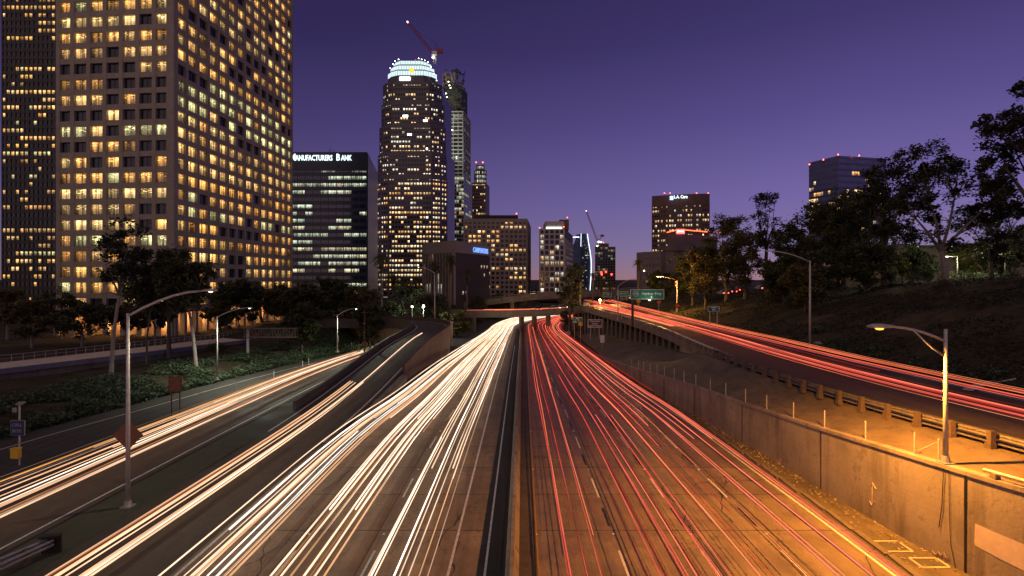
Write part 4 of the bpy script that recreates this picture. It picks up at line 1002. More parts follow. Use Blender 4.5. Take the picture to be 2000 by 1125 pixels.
# 1 near concrete office tower
B = Bld('office_tower', (-95, 160, -2), 'huge pale concrete grid office tower filling the upper left, windows lit amber', wall=M_tower, far=False, seed=4)
A0, C0, E0 = (-114.2, 137.8), (-83.1, 135.0), (-79.6, 200.0)
F0 = (A0[0] + E0[0] - C0[0], A0[1] + E0[1] - C0[1])
n1 = Vector((C0[1] - A0[1], -(C0[0] - A0[0]), 0)).normalized(); n2 = Vector((E0[1] - C0[1], -(E0[0] - C0[0]), 0)).normalized(); dp = .75
sh_ = lambda p, *ns: (p[0] - sum(n.x for n in ns) * dp, p[1] - sum(n.y for n in ns) * dp)
a_, c_, e_ = sh_(A0, n1), sh_(C0, n1, n2), sh_(E0, n2)
z0b = 4.45; rows_ = 29; z1b = z0b + 3.9 * rows_
B.core([a_, c_, e_, F0], 4.0, z1b + .5, M_conc_dark)
B.face(a_, c_, z0b, z1b, 7, rows_, .76, .66, dp, .86, WARM, .24, (.22, 1.35), mull=1, run=.55)
B.face(c_, e_, z0b, z1b, 14, rows_, .77, .67, dp, .88, WARM, .22, (.22, 1.35), mull=1, run=.55)
# corner pier, base colonnade and lit lobby
B.mb.box((C0[0] - .35, C0[1] + .35, (z1b + 4) / 2 + .2), (1.3, 1.3, z1b - 3.6), .03)
for (pa, pb, k) in ((A0, C0, 7), (C0, E0, 14)):
    for i in range(k + 1):
        x = lerp(pa[0], pb[0], i / k); y = lerp(pa[1], pb[1], i / k); B.mb.box((x + (-.5 if k == 14 else 0), y + (.5 if k == 7 else 0), 1.2), (1.15, 1.15, 6.6), .03)
mid_ = lambda p, k: (p[0] - 3.5 * k, p[1] + 3.5)
lob = MB(); lob.prism([(A0[0], A0[1] + 4), (C0[0] - 4, C0[1] + 4), (E0[0] - 4, E0[1]), (F0[0], F0[1])], -2.2, 4.2); lob.build('lobby', mat('lobby_wall', (.30, .22, .15), .6, 0, .3, .5), B.t)
sl = MB(); sl.prism([(A0[0] - 2, A0[1] - 3), (C0[0] + 5, C0[1] - 4), (E0[0] + 5, E0[1]), (F0[0], F0[1])], -2.3, -1.75); sl.build('plaza_plinth', M_conc, B.t)
for i in range(8):
    L = bpy.data.lights.new('lobby_light', 'POINT'); L.energy = 1000; L.color = (1, .45, .14); L.shadow_soft_size = .3
    lo = bpy.data.objects.new('lobby_light', L); COL.objects.link(lo); lo.parent = B.t
    q = Vector((lerp(C0[0], E0[0], (i - 2.) / 5.2) - 2.2, lerp(C0[1], E0[1], (i - 2.) / 5.2), 2.)) if i >= 3 else Vector((lerp(A0[0], C0[0], (i + .5) / 3), lerp(A0[1], C0[1], (i + .5) / 3) + 2.2, 1.5))
    lo.location = q - Vector((-95, 160, -2))
tower = B.finish()

# 2 dark tower behind it
B = Bld('office_tower', (-200, 225, -2), 'dark slab tower at the far left edge behind the concrete tower', wall=mat('dark_granite', (.014, .012, .011), .4, 0, .2, .4), seed=9)
D = 215; xa, xb = X_(4, D), X_(112, D) + 3
B.core([(xa, D), (xb, D), (xb, D + 30), (xa, D + 30)], -2, 128)
B.face((xa, D), (xb, D), 0, 126, 14, 42, .72, .5, .3, .45, WARM, .6, (.5, 1.2), rowlist=[.6, .6, .5, .5, .7, .5, .3, 0, 0, 0, .5, .3, .3, .7, .7, .6, .2, .4, .8, .5, .3, .5, .5, .2, .4, .3, .5, .2, .7, 0, 0, .8, .5, .4, .5, .8, .7, .5, .1, .1, .1, .0])
B.finish()

# 3 bank building
D = 290
B = Bld('bank_building', (-80, D, -2), 'dark blue glass bank building with white rooftop lettering', wall=mat('navy_panel', (.009, .017, .038), .3, 0, .2, .3), seed=21)
B.dark = M_glassB
xa, xb, xc = X_(520, D), X_(717, D), X_(737, 345); zt_ = Z_(297, D)
B.core([(xa, D), (xb, D), (xc, 345), (xa, 345)], -2, zt_)
B.face((xa, D), (xb, D), 0, zt_ - 8, 13, 19, .90, .50, .12, .5, COOL, .3, (.35, .95), mull=3, run=.6,
       rowlist=[.6, .75, .95, .45, .12, .75, .45, .8, .12, .6, .5, .9, .45, .5, .5, .5, .4, .3, .2])
B.face((xb, D), (xc, 345), 0, zt_ - 2, 12, 19, .9, .9, .05, .0, COOL, 0, (.2, .4)); side_first = len(B.w)
bb = B.finish()
mb = MB(); mb.prism([(xb + .35, D + .2), (xc + .35, 345), (xc + .3, 345.2), (xb + .3, D + .4)], 0, zt_ - .4); mb.build('side_curtain_wall', mat('reflection_tinted_panel', (.17, .16, .27), .35, .15, .15, .2), bb)  # lilac reflection is put into the panel's base colour
M_nl = emis('neon_letter_white', (.80, 1, .98), 1.5, False)
x0 = X_(566, D); x1 = X_(689, D); cz = Z_(308, D)
def caps(word, x, hbig, hsm, z, y, m, parent, wtot):
    # small capitals: first letter tall
    pass
lettering('M', 5.0, (x0 + 1.6, D - .4, cz), (1, 0, 0), M_nl, bb, 'sign_letter', .15, width=3.0, bold=.06)
lettering('ANUFACTURERS', 4.0, (X_(618, D) - 1.2, D - .4, cz - .3), (1, 0, 0), M_nl, bb, 'sign_letter', .15, width=X_(654, D) - x0 - 4.2, bold=.06)
lettering('B', 5.0, (X_(661, D), D - .4, cz), (1, 0, 0), M_nl, bb, 'sign_letter', .15, width=1.8, bold=.06)
lettering('ANK', 4.0, (X_(677, D), D - .4, cz - .3), (1, 0, 0), M_nl, bb, 'sign_letter', .15, width=5.6, bold=.06)
mb = MB()
for k in range(5): mb.tube([(X_(632 + k * 3.2, D), D + 6, zt_), (X_(632 + k * 3.2, D), D + 6, zt_ + 1.5 + (k % 3))], .12, 4)
mb.box((X_(638, D), D + 8, zt_ + .7), (6, 3, 1.4)); mb.build('rooftop_plant', M_black, bb)

# 4 tall stepped tower with glowing crown
D = 450; k = D / F
B = Bld('skyscraper', (X_(806, D), D, -2), 'tall rounded stepped skyscraper with white glowing crown and amber windows', wall=mat('bronze_granite', (.10, .088, .085), .3, 0, .2, .2), seed=31)
B.frame = M_frame
def octo(ul, ur, cut, dd):
    a, b = X_(ul, D + 9), X_(ur, D + 9); c = (b - a) * cut
    return [(a, D + 9), (a + c * .6, D + 3.5), (a + c * 1.5, D), (b - c * 1.5, D), (b - c * .6, D + 3.5), (b, D + 9), (X_(ur, D + dd), D + dd), (a, D + dd)]
tiers = [(737, 873, 600, 345, 17), (739, 872, 345, 300, 3), (742, 870, 300, 245, 3), (746, 867, 245, 200, 4), (749, 863, 200, 160, 3)]
for ti, (ul, ur, vb, vt, _) in enumerate(tiers):
    P_ = octo(ul, ur, .13, 50); zb, zt2 = (Z_(vb, D) if ti else -2), Z_(vt, D)
    B.core(P_, zb, zt2 + (.3 if ti < 4 else 0))
    rows = max(1, int(round((zt2 - zb) / 4.0)))
    pr = .74 if ti == 0 else .5
    for a, b, cc in ((0, 1, 2), (1, 2, 3), (2, 3, 14), (3, 4, 3), (4, 5, 2)):
        B.face(P_[a], P_[b], zb, zt2, cc, rows, .66, .46, .5, pr * (1 if ti < 3 else .75), ORNG + PALE[:2] if ti == 0 else PALE, .3, (.6, 1.9), run=.45)
crown = octo(758, 850, .15, 40); zb, zt2 = Z_(160, D), Z_(119, D)
for q, (ul, ur, va, vb2) in enumerate(((758, 853, 147, 138), (763, 848, 136, 128), (769, 842, 126, 119))):
    P_ = octo(ul, ur, .16, 36); B.core(P_, Z_(va + (13 if q == 0 else 3), D), Z_(vb2 - 2, D), M_glassV if q == 9 else B.wall, 'crown_tier')
    for a, b in ((0, 1), (1, 2), (2, 3), (3, 4), (4, 5)):
        p0_, p1_ = Vector((*P_[a], 0)), Vector((*P_[b], 0)); d = (p1_ - p0_); Ln = d.length; d.normalize(); n = Vector((d.y, -d.x, 0)); mb = MB()
        nn_ = max(2, int(Ln / 2))
        for i in range(nn_):
            qa = p0_ + d * (Ln * i / nn_ + .12) + n * .15; qb = p0_ + d * (Ln * (i + 1) / nn_ - .12) + n * .15
            mb.face([(qa.x, qa.y, Z_(va, D)), (qb.x, qb.y, Z_(va, D)), (qb.x, qb.y, Z_(vb2, D)), (qa.x, qa.y, Z_(vb2, D))])
        mb.build('crown_light_band', emis('crown_glow', (.72, .92, .97), .95), B.t)
for u, v in ((768, 126), (772, 120), (779, 117), (763, 134), (818, 115), (824, 117), (830, 119), (836, 122), (842, 132), (848, 145), (853, 158)): B.beacon(X_(u, D), D - 1, Z_(v, D), M_lampw, .4)
B.beacon(X_(808, D), D + 8, Z_(111, D), M_beac, .8)
mb = MB(); mb.box((X_(791, D), D - .6, Z_(154, D)), (8.6, .3, 2.6)); mb.build('company_sign', emis('sign_block_white', (.9, 1, 1), 5), B.t)
mb = MB(); mb.face([(X_(u, D), D - .9, Z_(v, D)) for u, v in ((800, 134), (806, 133), (809, 138), (809, 143), (800, 142))]); mb.build('orange_emblem', emis('emblem_orange', (1, .33, .03), 2.2), B.t)
for u, v, w in ((792, 227, 10), (800, 263, 8), (831, 236, 8), (834, 291, 3)):
    mb = MB(); mb.box((X_(u, D), D - .65, Z_(v, D)), (w * k, .2, 1.6)); mb.build('bright_floor_light', emis('floor_light', (1, .97, .85), 4), B.t)
mb = MB(); mb.prism([(X_(863, D), D + 9.5), (X_(876, D), D + 48), (X_(876, D), D + 49), (X_(862, D), D + 49)], 20, Z_(290, D)); mb.build('side_curtain_wall', MATS['reflection_tinted_panel'], B.t)
mb = MB(); mb.prism([(X_(858, D), D + 9.5), (X_(869, D), D + 48), (X_(869, D), D + 49), (X_(858, D), D + 49)], Z_(290, D), Z_(172, D)); mb.build('side_curtain_wall', MATS['reflection_tinted_panel'], B.t)
B.finish()

# 5 tower under construction behind it
D = 540
B = Bld('unfinished_skyscraper', (X_(895, D), D, -2), 'unfinished skyscraper with bare concrete floors behind the glowing stepped tower', wall=mat('raw_concrete', (.45, .45, .40), .8, 0, .2, .2), seed=41)
xa, xb, xc = X_(858, D), X_(906, D), X_(922, D + 40)
B.core([(xa, D), (xb, D), (xc, D + 40), (xa, D + 40)], -2, Z_(345, D), mat('tower_blue_glass', (.045, .06, .07), .15, .3, .3, .1))
w0 = B.wall; B.face((xa, D), (xb, D), 0, Z_(345, D), 10, 30, .9, .8, .15, .32, COOL + PALE, .3, (.15, .6))
B.face((xb, D), (xc, D + 40), 0, Z_(345, D), 5, 30, .9, .8, .15, .15, COOL, .3, (.1, .4))
B.core([(X_(868, D), D + 3), (X_(903, D), D + 3), (X_(914, D + 36), D + 36), (xa, D + 36)], Z_(345, D), Z_(215, D), mat('shadow_interior', (.05, .05, .045), .8, 0, .3, .3), 'inner_structure')
B.face((X_(866, D), D + 2), (X_(904, D), D + 2), Z_(345, D), Z_(216, D), 4, 17, .90, .72, 1.0, .35, COOL, .2, (.05, .22))
B.face((X_(904, D), D + 2), (X_(918, D + 36), D + 36), Z_(345, D), Z_(216, D), 4, 17, .85, .7, .8, .2, COOL, .2, (.05, .15))
B.core([(X_(868, D), D + 6), (X_(900, D), D + 6), (X_(908, D), D + 30), (X_(868, D), D + 30)], Z_(216, D), Z_(163, D), mat('scaffold_wrap', (.07, .075, .06), .8, 0, .5, .4), 'scaffold_wrap')
B.core([(X_(862, D), D + 8), (X_(888, D), D + 8), (X_(888, D), D + 26), (X_(862, D), D + 26)], Z_(163, D), Z_(136, D), w0, 'lift_core')
mb = MB(); r3 = random.Random(3)
for i in range(60): mb.box((X_(r3.uniform(866, 908), D), D + r3.uniform(2, 6), Z_(r3.uniform(133, 216), D)), (r3.uniform(.5, 5), r3.uniform(.5, 3), r3.uniform(.3, 3)))
for i in range(14): x = X_(r3.uniform(880, 909), D); z = Z_(r3.uniform(140, 180), D); mb.tube([(x, D + 3, z), (x + r3.uniform(-3, 3), D + 3, z + r3.uniform(4, 10))], .3, 4)
tag(mb.build('formwork', MATS['shadow_interior'], B.t), kind='stuff')
for u, v in ((873, 190), (871, 183), (880, 172), (868, 300), (883, 254), (876, 160), (874, 205), (878, 167)): B.beacon(X_(u, D), D - .5, Z_(v, D), M_lampw, .55)
for (u, v, pw) in ((876, 245, 5000), (888, 300, 5000), (878, 190, 3500)):
    L = bpy.data.lights.new('work_light', 'POINT'); L.energy = pw; L.color = (.95, 1, .85); L.shadow_soft_size = 1.; lo = bpy.data.objects.new('work_light', L); COL.objects.link(lo); lo.parent = B.t; lo.location = Vector((X_(u, D), D - 14, Z_(v, D))) - Vector(B.t.location)
B.finish()
def crane(base, mast_h, jib, back, label, light=True, r=.55):
    t = thing('tower_crane', base, label, 'crane'); b = Vector(base); top = b + Vector((0, 0, mast_h)); w = r * 1.5
    def lattice(p, q, wd, n, name, m):
        mb = MB(); d = (q - p).normalized(); a = d.cross(Vector((0, 1, 0))).normalized(); c = Vector((0, 1, 0)) * wd
        cs = [a * wd + c, a * wd - c, -a * wd - c, -a * wd + c]
        for s in cs: mb.tube([p + s, q + s], r * .28, 4)
        for i in range(n):
            for e in range(4):
                mb.tube([p.lerp(q, i / n) + cs[e], p.lerp(q, (i + 1) / n) + cs[(e + 1) % 4]], r * .16, 3)
        mb.build(name, m, t)
    M1 = mat('crane_red', (.28, .05, .05), .6, 0, .3, .3)
    lattice(b, top, w, 8, 'mast', M_wsign); lattice(top, top + Vector(jib), w * .8, 16, 'jib', M1)
    mb = MB(); bk = top + Vector(back); mb.tube([top, bk], r * .8, 4); mb.box(bk, (w * 5, w * 3, w * 3)); mb.tube([top, top + Vector((w, 0, w * 10)), bk], r * .35, 4); mb.tube([top + Vector((w, 0, w * 10)), top + Vector(jib) * .8], r * .12, 4); mb.build('counter_jib', M1, t)
    mb = MB(); mb.box(top + Vector((0, -w, w)), (w * 4, w * 3, w * 3)); mb.build('cab', M_wsign, t)
    if light: mb = MB(); mb.ball(top + Vector(jib), r * 1.3, 0, 6); mb.build('tip_light', emis('crane_light', (1, .75, .7), 3), t); mb = MB(); mb.ball(top - Vector((w, w * 2, 3)), r * 1.4, 0, 6); mb.build('mast_light', M_lampw, t)
    return t
D = 530; crane((X_(849, D), D, Z_(125, D)), (125 - 108) * D / F, (X_(796, D) - X_(849, D), 0, (105 - 40) * D / F), (5, 0, 4), 'crane with long red luffing jib leaning left above the tallest towers', r=.8)

# 6 round-topped tower
D = 700
B = Bld('skyscraper', (X_(938, D), D, -2), 'slender brown tower with round white-lit crown beside the unfinished one', wall=mat('brown_granite', (.13, .08, .05), .5, 0, .2, .2), seed=51)
xa, xb, xc = X_(922, D), X_(949, D), X_(956, D + 30)
B.core([(xa, D), (xb, D), (xc, D + 30), (xa, D + 30)], -2, Z_(357, D))
B.face((xa, D), (xb, D), 60, Z_(357, D), 7, 18, .6, .55, .5, .42, PALE, .3, (.5, 1.3))
cx, cy, rr_ = X_(937, D), D + 14, 11 * D / F
for (v0_, v1_, ru, sdl) in ((357, 330, 12, 0), (330, 319, 8, 1)):
    P_ = [(cx + math.cos(a * math.pi / 12 + math.pi) * ru * D / F, cy + math.sin(a * math.pi / 12 + math.pi) * ru * D / F) for a in range(24)]
    B.core(P_, Z_(v0_, D), Z_(v1_, D), None, 'round_crown')
    for a in range(0, 12): B.face(P_[a], P_[a + 1], Z_(v0_, D), Z_(v1_, D), 1, 3 if not sdl else 1, .72, .72, .4, .9, [(1, .95, .78), (.85, 1, .8)], 0, (.7, 1.1))
for u in (930, 943): B.beacon(X_(u, D), D, Z_(317, D), M_beac, .9)
B.finish()
mb = MB(); mb.prism([(X_(951, 720), 720), (X_(956, 760), 760), (X_(946, 760), 760)], 0, Z_(362, 720)); tag(mb.build('glass_tower', MATS['reflection_tinted_panel']), 'thin pale glass tower edge peeping out right of the round-crowned one', 'building')

# 7 beige office block
D = 380
B = Bld('office_block', (X_(975, D), D, -2), 'broad beige office block with small square amber windows right of the low sign building', wall=mat('beige_precast', (.30, .235, .18), .8, 0, .15, .4), seed=61)
xa, xb, xc = X_(905, D), X_(1030, D), X_(1036, D + 50); zt_ = Z_(427, D)
B.core([(xa, D), (xb, D), (xc, D + 50), (xa, D + 50)], -2, zt_)
B.face((xa, D), (xb, D), -1, zt_ - 1.2, 14, 17, .62, .6, .55, .5, ORNG, .45, (.5, 1.3), mull=1)
B.face((xb, D), (xc, D + 50), -1, zt_ - 1.2, 10, 17, .55, .5, .4, .1, ORNG, .3, (.2, .5))
B.core([(X_(925, D), D + 10), (X_(1012, D), D + 10), (X_(1012, D), D + 30), (X_(925, D), D + 30)], zt_, Z_(417, D), M_black, 'rooftop_plant')
B.beacon(X_(1009, D), D + 10, Z_(414, D)); B.finish()

# 8 low building with blue sign
D = 225
B = Bld('union_building', (X_(892, D), D, -2), 'low windowless-topped building with blue neon roof sign behind the palms', wall=mat('pale_stucco', (.22, .19, .18), .8, 0, .12, .5), seed=71)
xa, xb, xc = X_(828, 240), X_(890, D), X_(956, 262)
pa, pb, pc = (xa, 240), (xb, D), (xc, 262); pd = (xa + 18, 280); zb_, zt_ = Z_(491, D), Z_(470, D)
B.core([pa, pb, pc, pd], -2, zb_ - .4, mat('dark_brown_wall', (.045, .03, .025), .7, 0, .2, .4))
B.core([(pa[0] - .4, pa[1] - .4), (pb[0], pb[1] - .8), (pc[0] + .5, pc[1] - .3), (pd[0], pd[1])], zb_ - .4, zt_, None, 'parapet_band')
B.face(pa, pb, 2, zb_ - .5, 11, 5, .7, .97, .8, .08, PALE, .2, (.1, .5)); 
mbw = B.wall; B.finish()
t8 = B.t
mb = MB(); d = (Vector((*pc, 0)) - Vector((*pb, 0))); Ln = d.length; d.normalize(); n = Vector((d.y, -d.x, 0))
c = Vector((*pb, 0)) + d * Ln * .66 + n * .9; c.z = Z_(489, 245)
lettering('CARPENTERS', 3.2, c, d, emis('neon_letter_blue', (.20, .38, 1), 1.2), t8, 'sign_letter', .12, width=18, bold=0.)
for r_ in range(5):
    for c_i in range(10):
        if rnd.random() < .18:
            q = Vector((*pb, 0)) + d * Ln * (.08 + .09 * c_i) + n * .06; z = 2.2 + r_ * 3.8; mb = MB()
            mb.face([(q.x, q.y, z), (q.x + d.x * 1.6, q.y + d.y * 1.6, z), (q.x + d.x * 1.6, q.y + d.y * 1.6, z + 1.4), (q.x, q.y, z + 1.4)], 0, [(0, 0), (1, 0), (1, 1), (0, 1)], (.5, .4, .3)); mb.build('window', M_lit_far, t8)

# 9 stepped stone tower
D = 360
B = Bld('stepped_tower', (X_(1083, D), D, -2), 'pale gridded tower with taller dark roof box and pinkish right side', wall=mat('pale_pink_stone', (.42, .36, .33), .8, 0, .1, .4), seed=81)
xa, xb, xc = X_(1053, D), X_(1103, D), X_(1119, D + 60); zt_ = Z_(447, D)
B.core([(xa, D), (xb, D), (xc, D + 60), (X_(1055, D + 60), D + 60)], -2, zt_, M_black)
B.face((xa, D), (xb, D), 0, zt_, 5, 13, .72, .74, .6, .42, PALE, .3, (.3, 1.0), mull=1)
B.face((xb, D), (xc, D + 60), 0, zt_ - 6, 8, 11, .55, .6, .4, .7, [(.45, .42, .5), (.8, .55, .5)], 0, (.3, .6))
B.core([(X_(1066, D), D + 4), (X_(1103, D), D + 4), (X_(1110, D + 30), D + 30), (X_(1066, D), D + 30)], zt_, Z_(431, D), None, 'roof_box')
B.core([(X_(1095, D), D + 6), (X_(1113, D), D + 6), (X_(1113, D), D + 26), (X_(1095, D), D + 26)], zt_, Z_(427, D), mat('brown_plant_box', (.12, .08, .07), .7, 0, .2, .4), 'roof_box')
mb = MB(); mb.box((X_(1083, D), D + 3.6, Z_(444.5, D)), (10.2, .4, 1.3)); mb.build('roof_light_strip', emis('strip_light', (.85, 1, .95), 2.6), B.t)
for u, v in ((1054, 445), (1108, 425), (1101, 443)): B.beacon(X_(u, D), D, Z_(v, D), M_beac, .4)
B.finish()

# 10 sail-shaped glass tower
D = 520
B = Bld('sail_tower', (X_(1139, D), D, -2), 'curved dark glass tower outlined by a white light line', wall=M_glassB, seed=91)
prof = [(0, 0), (.15, 3.0), (.35, 6.5), (.55, 8.2), (.72, 7.6), (.86, 4.6), (1., 0)]
zT = Z_(456, D)
secs = 14; mb = MB(); line_pts = []; lp2 = []
for i in range(secs + 1):
    q = i / secs; z = -2 + (zT + 2) * q; bulge = 6.5 * math.sin(math.pi * min(1, q * .9 + .1)) if q > .0 else 0
    ur = lerp(1152, 1147.5, ss(.5, 1, q)) + 3 * math.sin(math.pi * q); ul = 1121 + 8 * ss(.72, 1, q)
    xs = [X_(ul, D), X_(lerp(1132, 1135, q), D), X_(ur, D)]
    mb.v += [(xs[0], D + 16, z), (xs[1], D, z), (xs[2], D + 4, z), (xs[2], D + 30, z), (X_(ul + 1, D + 30), D + 30, z)]
    line_pts.append((xs[2] + .4, D + 3.4, z)); lp2.append((xs[1], D - .5, z)); 
for i in range(secs):
    for e in range(5): a = i * 5; mb.f.append((a + e, a + (e + 1) % 5, a + 5 + (e + 1) % 5, a + 5 + e)); mb.m.append(0)
mb.f.append(tuple(secs * 5 + e for e in range(5))); mb.m.append(0)
mb.build('glass_body', mat('sail_glass', (.06, .085, .15), .25, .1, .3, .1), B.t)
mb = MB(); mb.tube(line_pts, .28, 5); mb.tube(lp2[11:], .2, 5); mb.build('edge_light', emis('edge_line', (.8, .9, 1), 2.2), B.t)
mb = MB(); mb.box((X_(1126, D), D + 8, Z_(462, D)), (7, .4, .8), R(-35)); mb.build('edge_light', emis('edge_line', (.8, .9, 1), 2.2), B.t)
for i in range(34):
    q = rnd.uniform(.05, .9); z = -2 + zT * q; u = rnd.uniform(1134, 1149); w = rnd.choice([.8, 1.2, 2]); 
    if i < 3: q = (.62, .5, .36)[i]; z = zT * q; u = 1143; w = (9, 3, 4)[i]
    mb = MB(); y = D + 4 * (u - 1132) / 20 - .25; x = X_(u, D); cc = rnd.choice(PALE + COOL); b_ = rnd.uniform(.2, .8)
    mb.face([(x - w / 2, y, z), (x + w / 2, y, z), (x + w / 2, y, z + .9), (x - w / 2, y, z + .9)], 0, [(0, 0), (1, 0), (1, 1), (0, 1)], tuple(a * b_ for a in cc)); mb.build('window', M_lit_far, B.t)

# 11 building under a crane
D = 420
B = Bld('unfinished_tower', (X_(1182, D), D, -2), 'dark unfinished tower block under a leaning crane', wall=mat('grey_frame', (.16, .15, .15), .8, 0, .2, .4), seed=101)
xa, xb = X_(1162, D), X_(1202, D); zt_ = Z_(482, D)
B.core([(xa, D), (xb, D), (xb, D + 25), (X_(1163, D + 25), D + 25)], -2, zt_, M_black)
B.face((xa, D), (xb, D), 0, zt_, 8, 18, .8, .78, .4, .3, COOL + PALE, .2, (.03, .35))
B.core([(X_(1172, D), D + 2), (X_(1190, D), D + 2), (X_(1190, D), D + 20), (X_(1172, D), D + 20)], zt_, Z_(475, D), mat('brown_core', (.16, .08, .06), .8, 0, .3, .3), 'lift_core')
mb = MB(); mb.box((X_(1172.5, D), D + 2, Z_(472.5, D)), (2.8, .3, .8)); mb.build('roof_light', emis('sign_block_white', (.9, 1, 1), 5), B.t)
B.beacon(X_(1180, D), D + 4, Z_(473, D), M_beac, .4)
for u, v in ((1174, 532), (1175, 536), (1183, 531), (1194, 536)): 
    mb = MB(); mb.ball((X_(u, D), D - 1, Z_(v, D)), .9, 0, 6); mb.build('red_lamp', emis('red_lamp', (1, .08, .04), 3), B.t)
B.finish()
D = 424; crane((X_(1167.5, D), D, Z_(490, D)), (490 - 473) * D / F, (X_(1145, D) - X_(1167.5, D), 0, (473 - 412) * D / F), (3.5, 0, 5), 'crane with thin jib leaning left over the unfinished tower block', r=.35)

# 12 curved brown tower
D = 430
B = Bld('curved_tower', (X_(1334, D), D, 3), 'curved brown office tower with white rooftop name beyond the right trees', wall=mat('red_brown_granite', (.11, .055, .045), .5, 0, .2, .3), seed=111)
arc = [(X_(1282 + (1387 - 1282) * q, D), D + 14 * (1 - q) ** 1.7 + 1 * q) for q in (0, .14, .28, .42, .56, .70, .85, 1)]
ztop = [Z_(387, 444), Z_(384, 441), Z_(382, 438), Z_(380, 436), Z_(379, 434), Z_(378, 432), Z_(377.5, 431), Z_(377, 431)]
zt_ = Z_(378.5, 432)
B.core(arc + [(arc[-1][0], D + 40), (X_(1284, D + 40), D + 40)], 3, zt_)
for a, b in zip(arc, arc[1:]): B.face(a, b, 6, zt_ - 7, 3, 17, .66, .46, .35, .46, PALE + ORNG, .15, (.4, 1.3), run=.3)
for u in (1311, 1363, 1386, 1300): B.beacon(X_(u, D), D + 3, Z_(376, D), M_beac, .45)
t12 = B.finish()
lettering('L.A. Care', 3.4, (X_(1331, D), D + 1.6, Z_(384, D)), (1, -.12, 0), M_nl, t12, 'sign_letter', .15, width=10.2, bold=.08)
mb = MB(); mb.box((X_(1315, D), D + 4.5, Z_(385, D)), (2.6, .3, 3.0), -.12); mb.build('logo_block', emis('logo_blue', (.4, .6, 1), 2.2), t12)

# 12b podium building with red neon
D = 330
t = thing('neon_roof_building', (X_(1345, D), D, 3), 'low wide building with red neon roof line before the curved tower', 'building')
mb = MB(); mb.prism([(X_(1258, D), D + 20), (X_(1300, D), D), (X_(1400, D), D), (X_(1430, D), D + 30), (X_(1262, D + 40), D + 40)], 2, Z_(490, D)); mb.build('body', mat('brown_stucco', (.20, .15, .14), .8, 0, .15, .4), t)
mb = MB(); mb.prism([(X_(1306, D), D + 2), (X_(1322, D), D - 4), (X_(1418, D), D + 14), (X_(1418, D), D + 40), (X_(1312, D + 40), D + 40)], Z_(490, D) + .02, Z_(458, D)); mb.build('upper_floor', mat('dim_metal_panel', (.13, .11, .11), .6, 0, .2, .4), t)
mb = MB(); mb.tube([(X_(1304, D), D + 1.5, Z_(453.5, D)), (X_(1322, D), D - 4.6, Z_(449.5, D))], .28, 5); mb.tube([(X_(1322, D), D - 4.6, Z_(449.5, D)), (X_(1428, D), D + 14, Z_(451.5, D))], .28, 5); mb.build('neon_line', emis('neon_red', (1, .10, .03), 4), t)
mb = MB(); mb.box((X_(1324, D), D - 5, Z_(453.5, D)), (5.0, .3, 2.9)); mb.build('sign_panel', emis('neon_red_panel', (1, .12, .10), 2.5), t)
lettering('#onio', 1.6, (X_(1324, D), D - 5.3, Z_(453.5, D)), (1, 0, 0), emis('neon_white_hot', (1, .8, .75), 4), t, 'sign_letter')
mb = MB(); mb.box((X_(1313, D), D - .6, Z_(485, D)), (18, .5, 2.6)); mb.build('fascia_band', M_conc, t)
B = Bld('grey_block', (X_(1268, 300), 300, 3), 'plain grey-brown block left of the neon-roofed building', wall=mat('grey_stucco', (.17, .13, .13), .8, 0, .15, .4), seed=121)
D = 300; B.core([(X_(1254, D), D), (X_(1288, D), D - 3), (X_(1300, D), D + 30), (X_(1257, D + 30), D + 30)], 2, Z_(492, D)); B.face((X_(1254, D), D), (X_(1288, D), D - 3), 4, Z_(494, D), 6, 5, .6, .4, .2, .15, PALE, .2, (.1, .3)); B.finish()

# 13 dark glass tower right
D = 330
B = Bld('glass_office_tower', (X_(1655, D), D, 5), 'dark violet glass tower behind the trees on the right hill', wall=mat('violet_glass_wall', (.13, .14, .29), .3, .15, .15, .2), seed=131)
pa, pb, pc = (X_(1580, 350), 350), (X_(1637, D), D), (X_(1731, 338), 338); zt_ = Z_(304, D)
B.core([pa, pb, pc, (X_(1731, 390), 390), (X_(1583, 390), 390)], 3, zt_)
rl = [0, 0, .05, .12, .15, .45, .35, .3, .35, .2, .2, .35, .25, .1, .15, .3, .2, .3, .3, .2, .3, .3]
B.dark = B.wall
B.face(pa, pb, 5, zt_ - 1, 12, 22, .86, .62, .06, .12, ORNG, .2, (.5, 1.3), rowlist=rl, run=.4)
B.face(pb, pc, 5, zt_ - 1, 18, 22, .86, .62, .06, .12, ORNG, .2, (.5, 1.3), rowlist=rl, run=.4)
for u, v in ((1581, 321), (1608, 312), (1637, 302), (1678, 304)): B.beacon(X_(u, D), D, Z_(v, D), M_beac, .45)
B.finish()
# 14 low building on the hilltop
D = 118
t = thing('hilltop_building', (X_(1830, D), D, 10), 'low beige flat-roofed building on the hilltop behind the lamps', 'building')
mb = MB(); mb.prism([(X_(1752, D), D + 3), (X_(2060, D), D), (X_(2060, D), D + 18), (X_(1752, D), D + 20)], 9, Z_(482, D)); mb.build('wall', mat('olive_stucco', (.17, .145, .10), .85, 0, .12, .4), t)
mb = MB(); mb.prism([(X_(1748, D), D + 2), (X_(2064, D), D - 1), (X_(2064, D), D + 19), (X_(1748, D), D + 21)], Z_(482, D) + .01, Z_(478, D)); mb.prism([(X_(1790, D), D + 5), (X_(1820, D), D + 5), (X_(1820, D), D + 12), (X_(1790, D), D + 12)], Z_(478, D) + .01, Z_(473, D)); mb.build('roof', M_conc_dark, t)
for k in range(7): mb = MB(); mb.box((X_(1775 + k * 40, D), D + 2.9 - .01 * k * 12, Z_(520, D)), (1.2, .1, 2.1)); mb.build('door', M_frame, t)
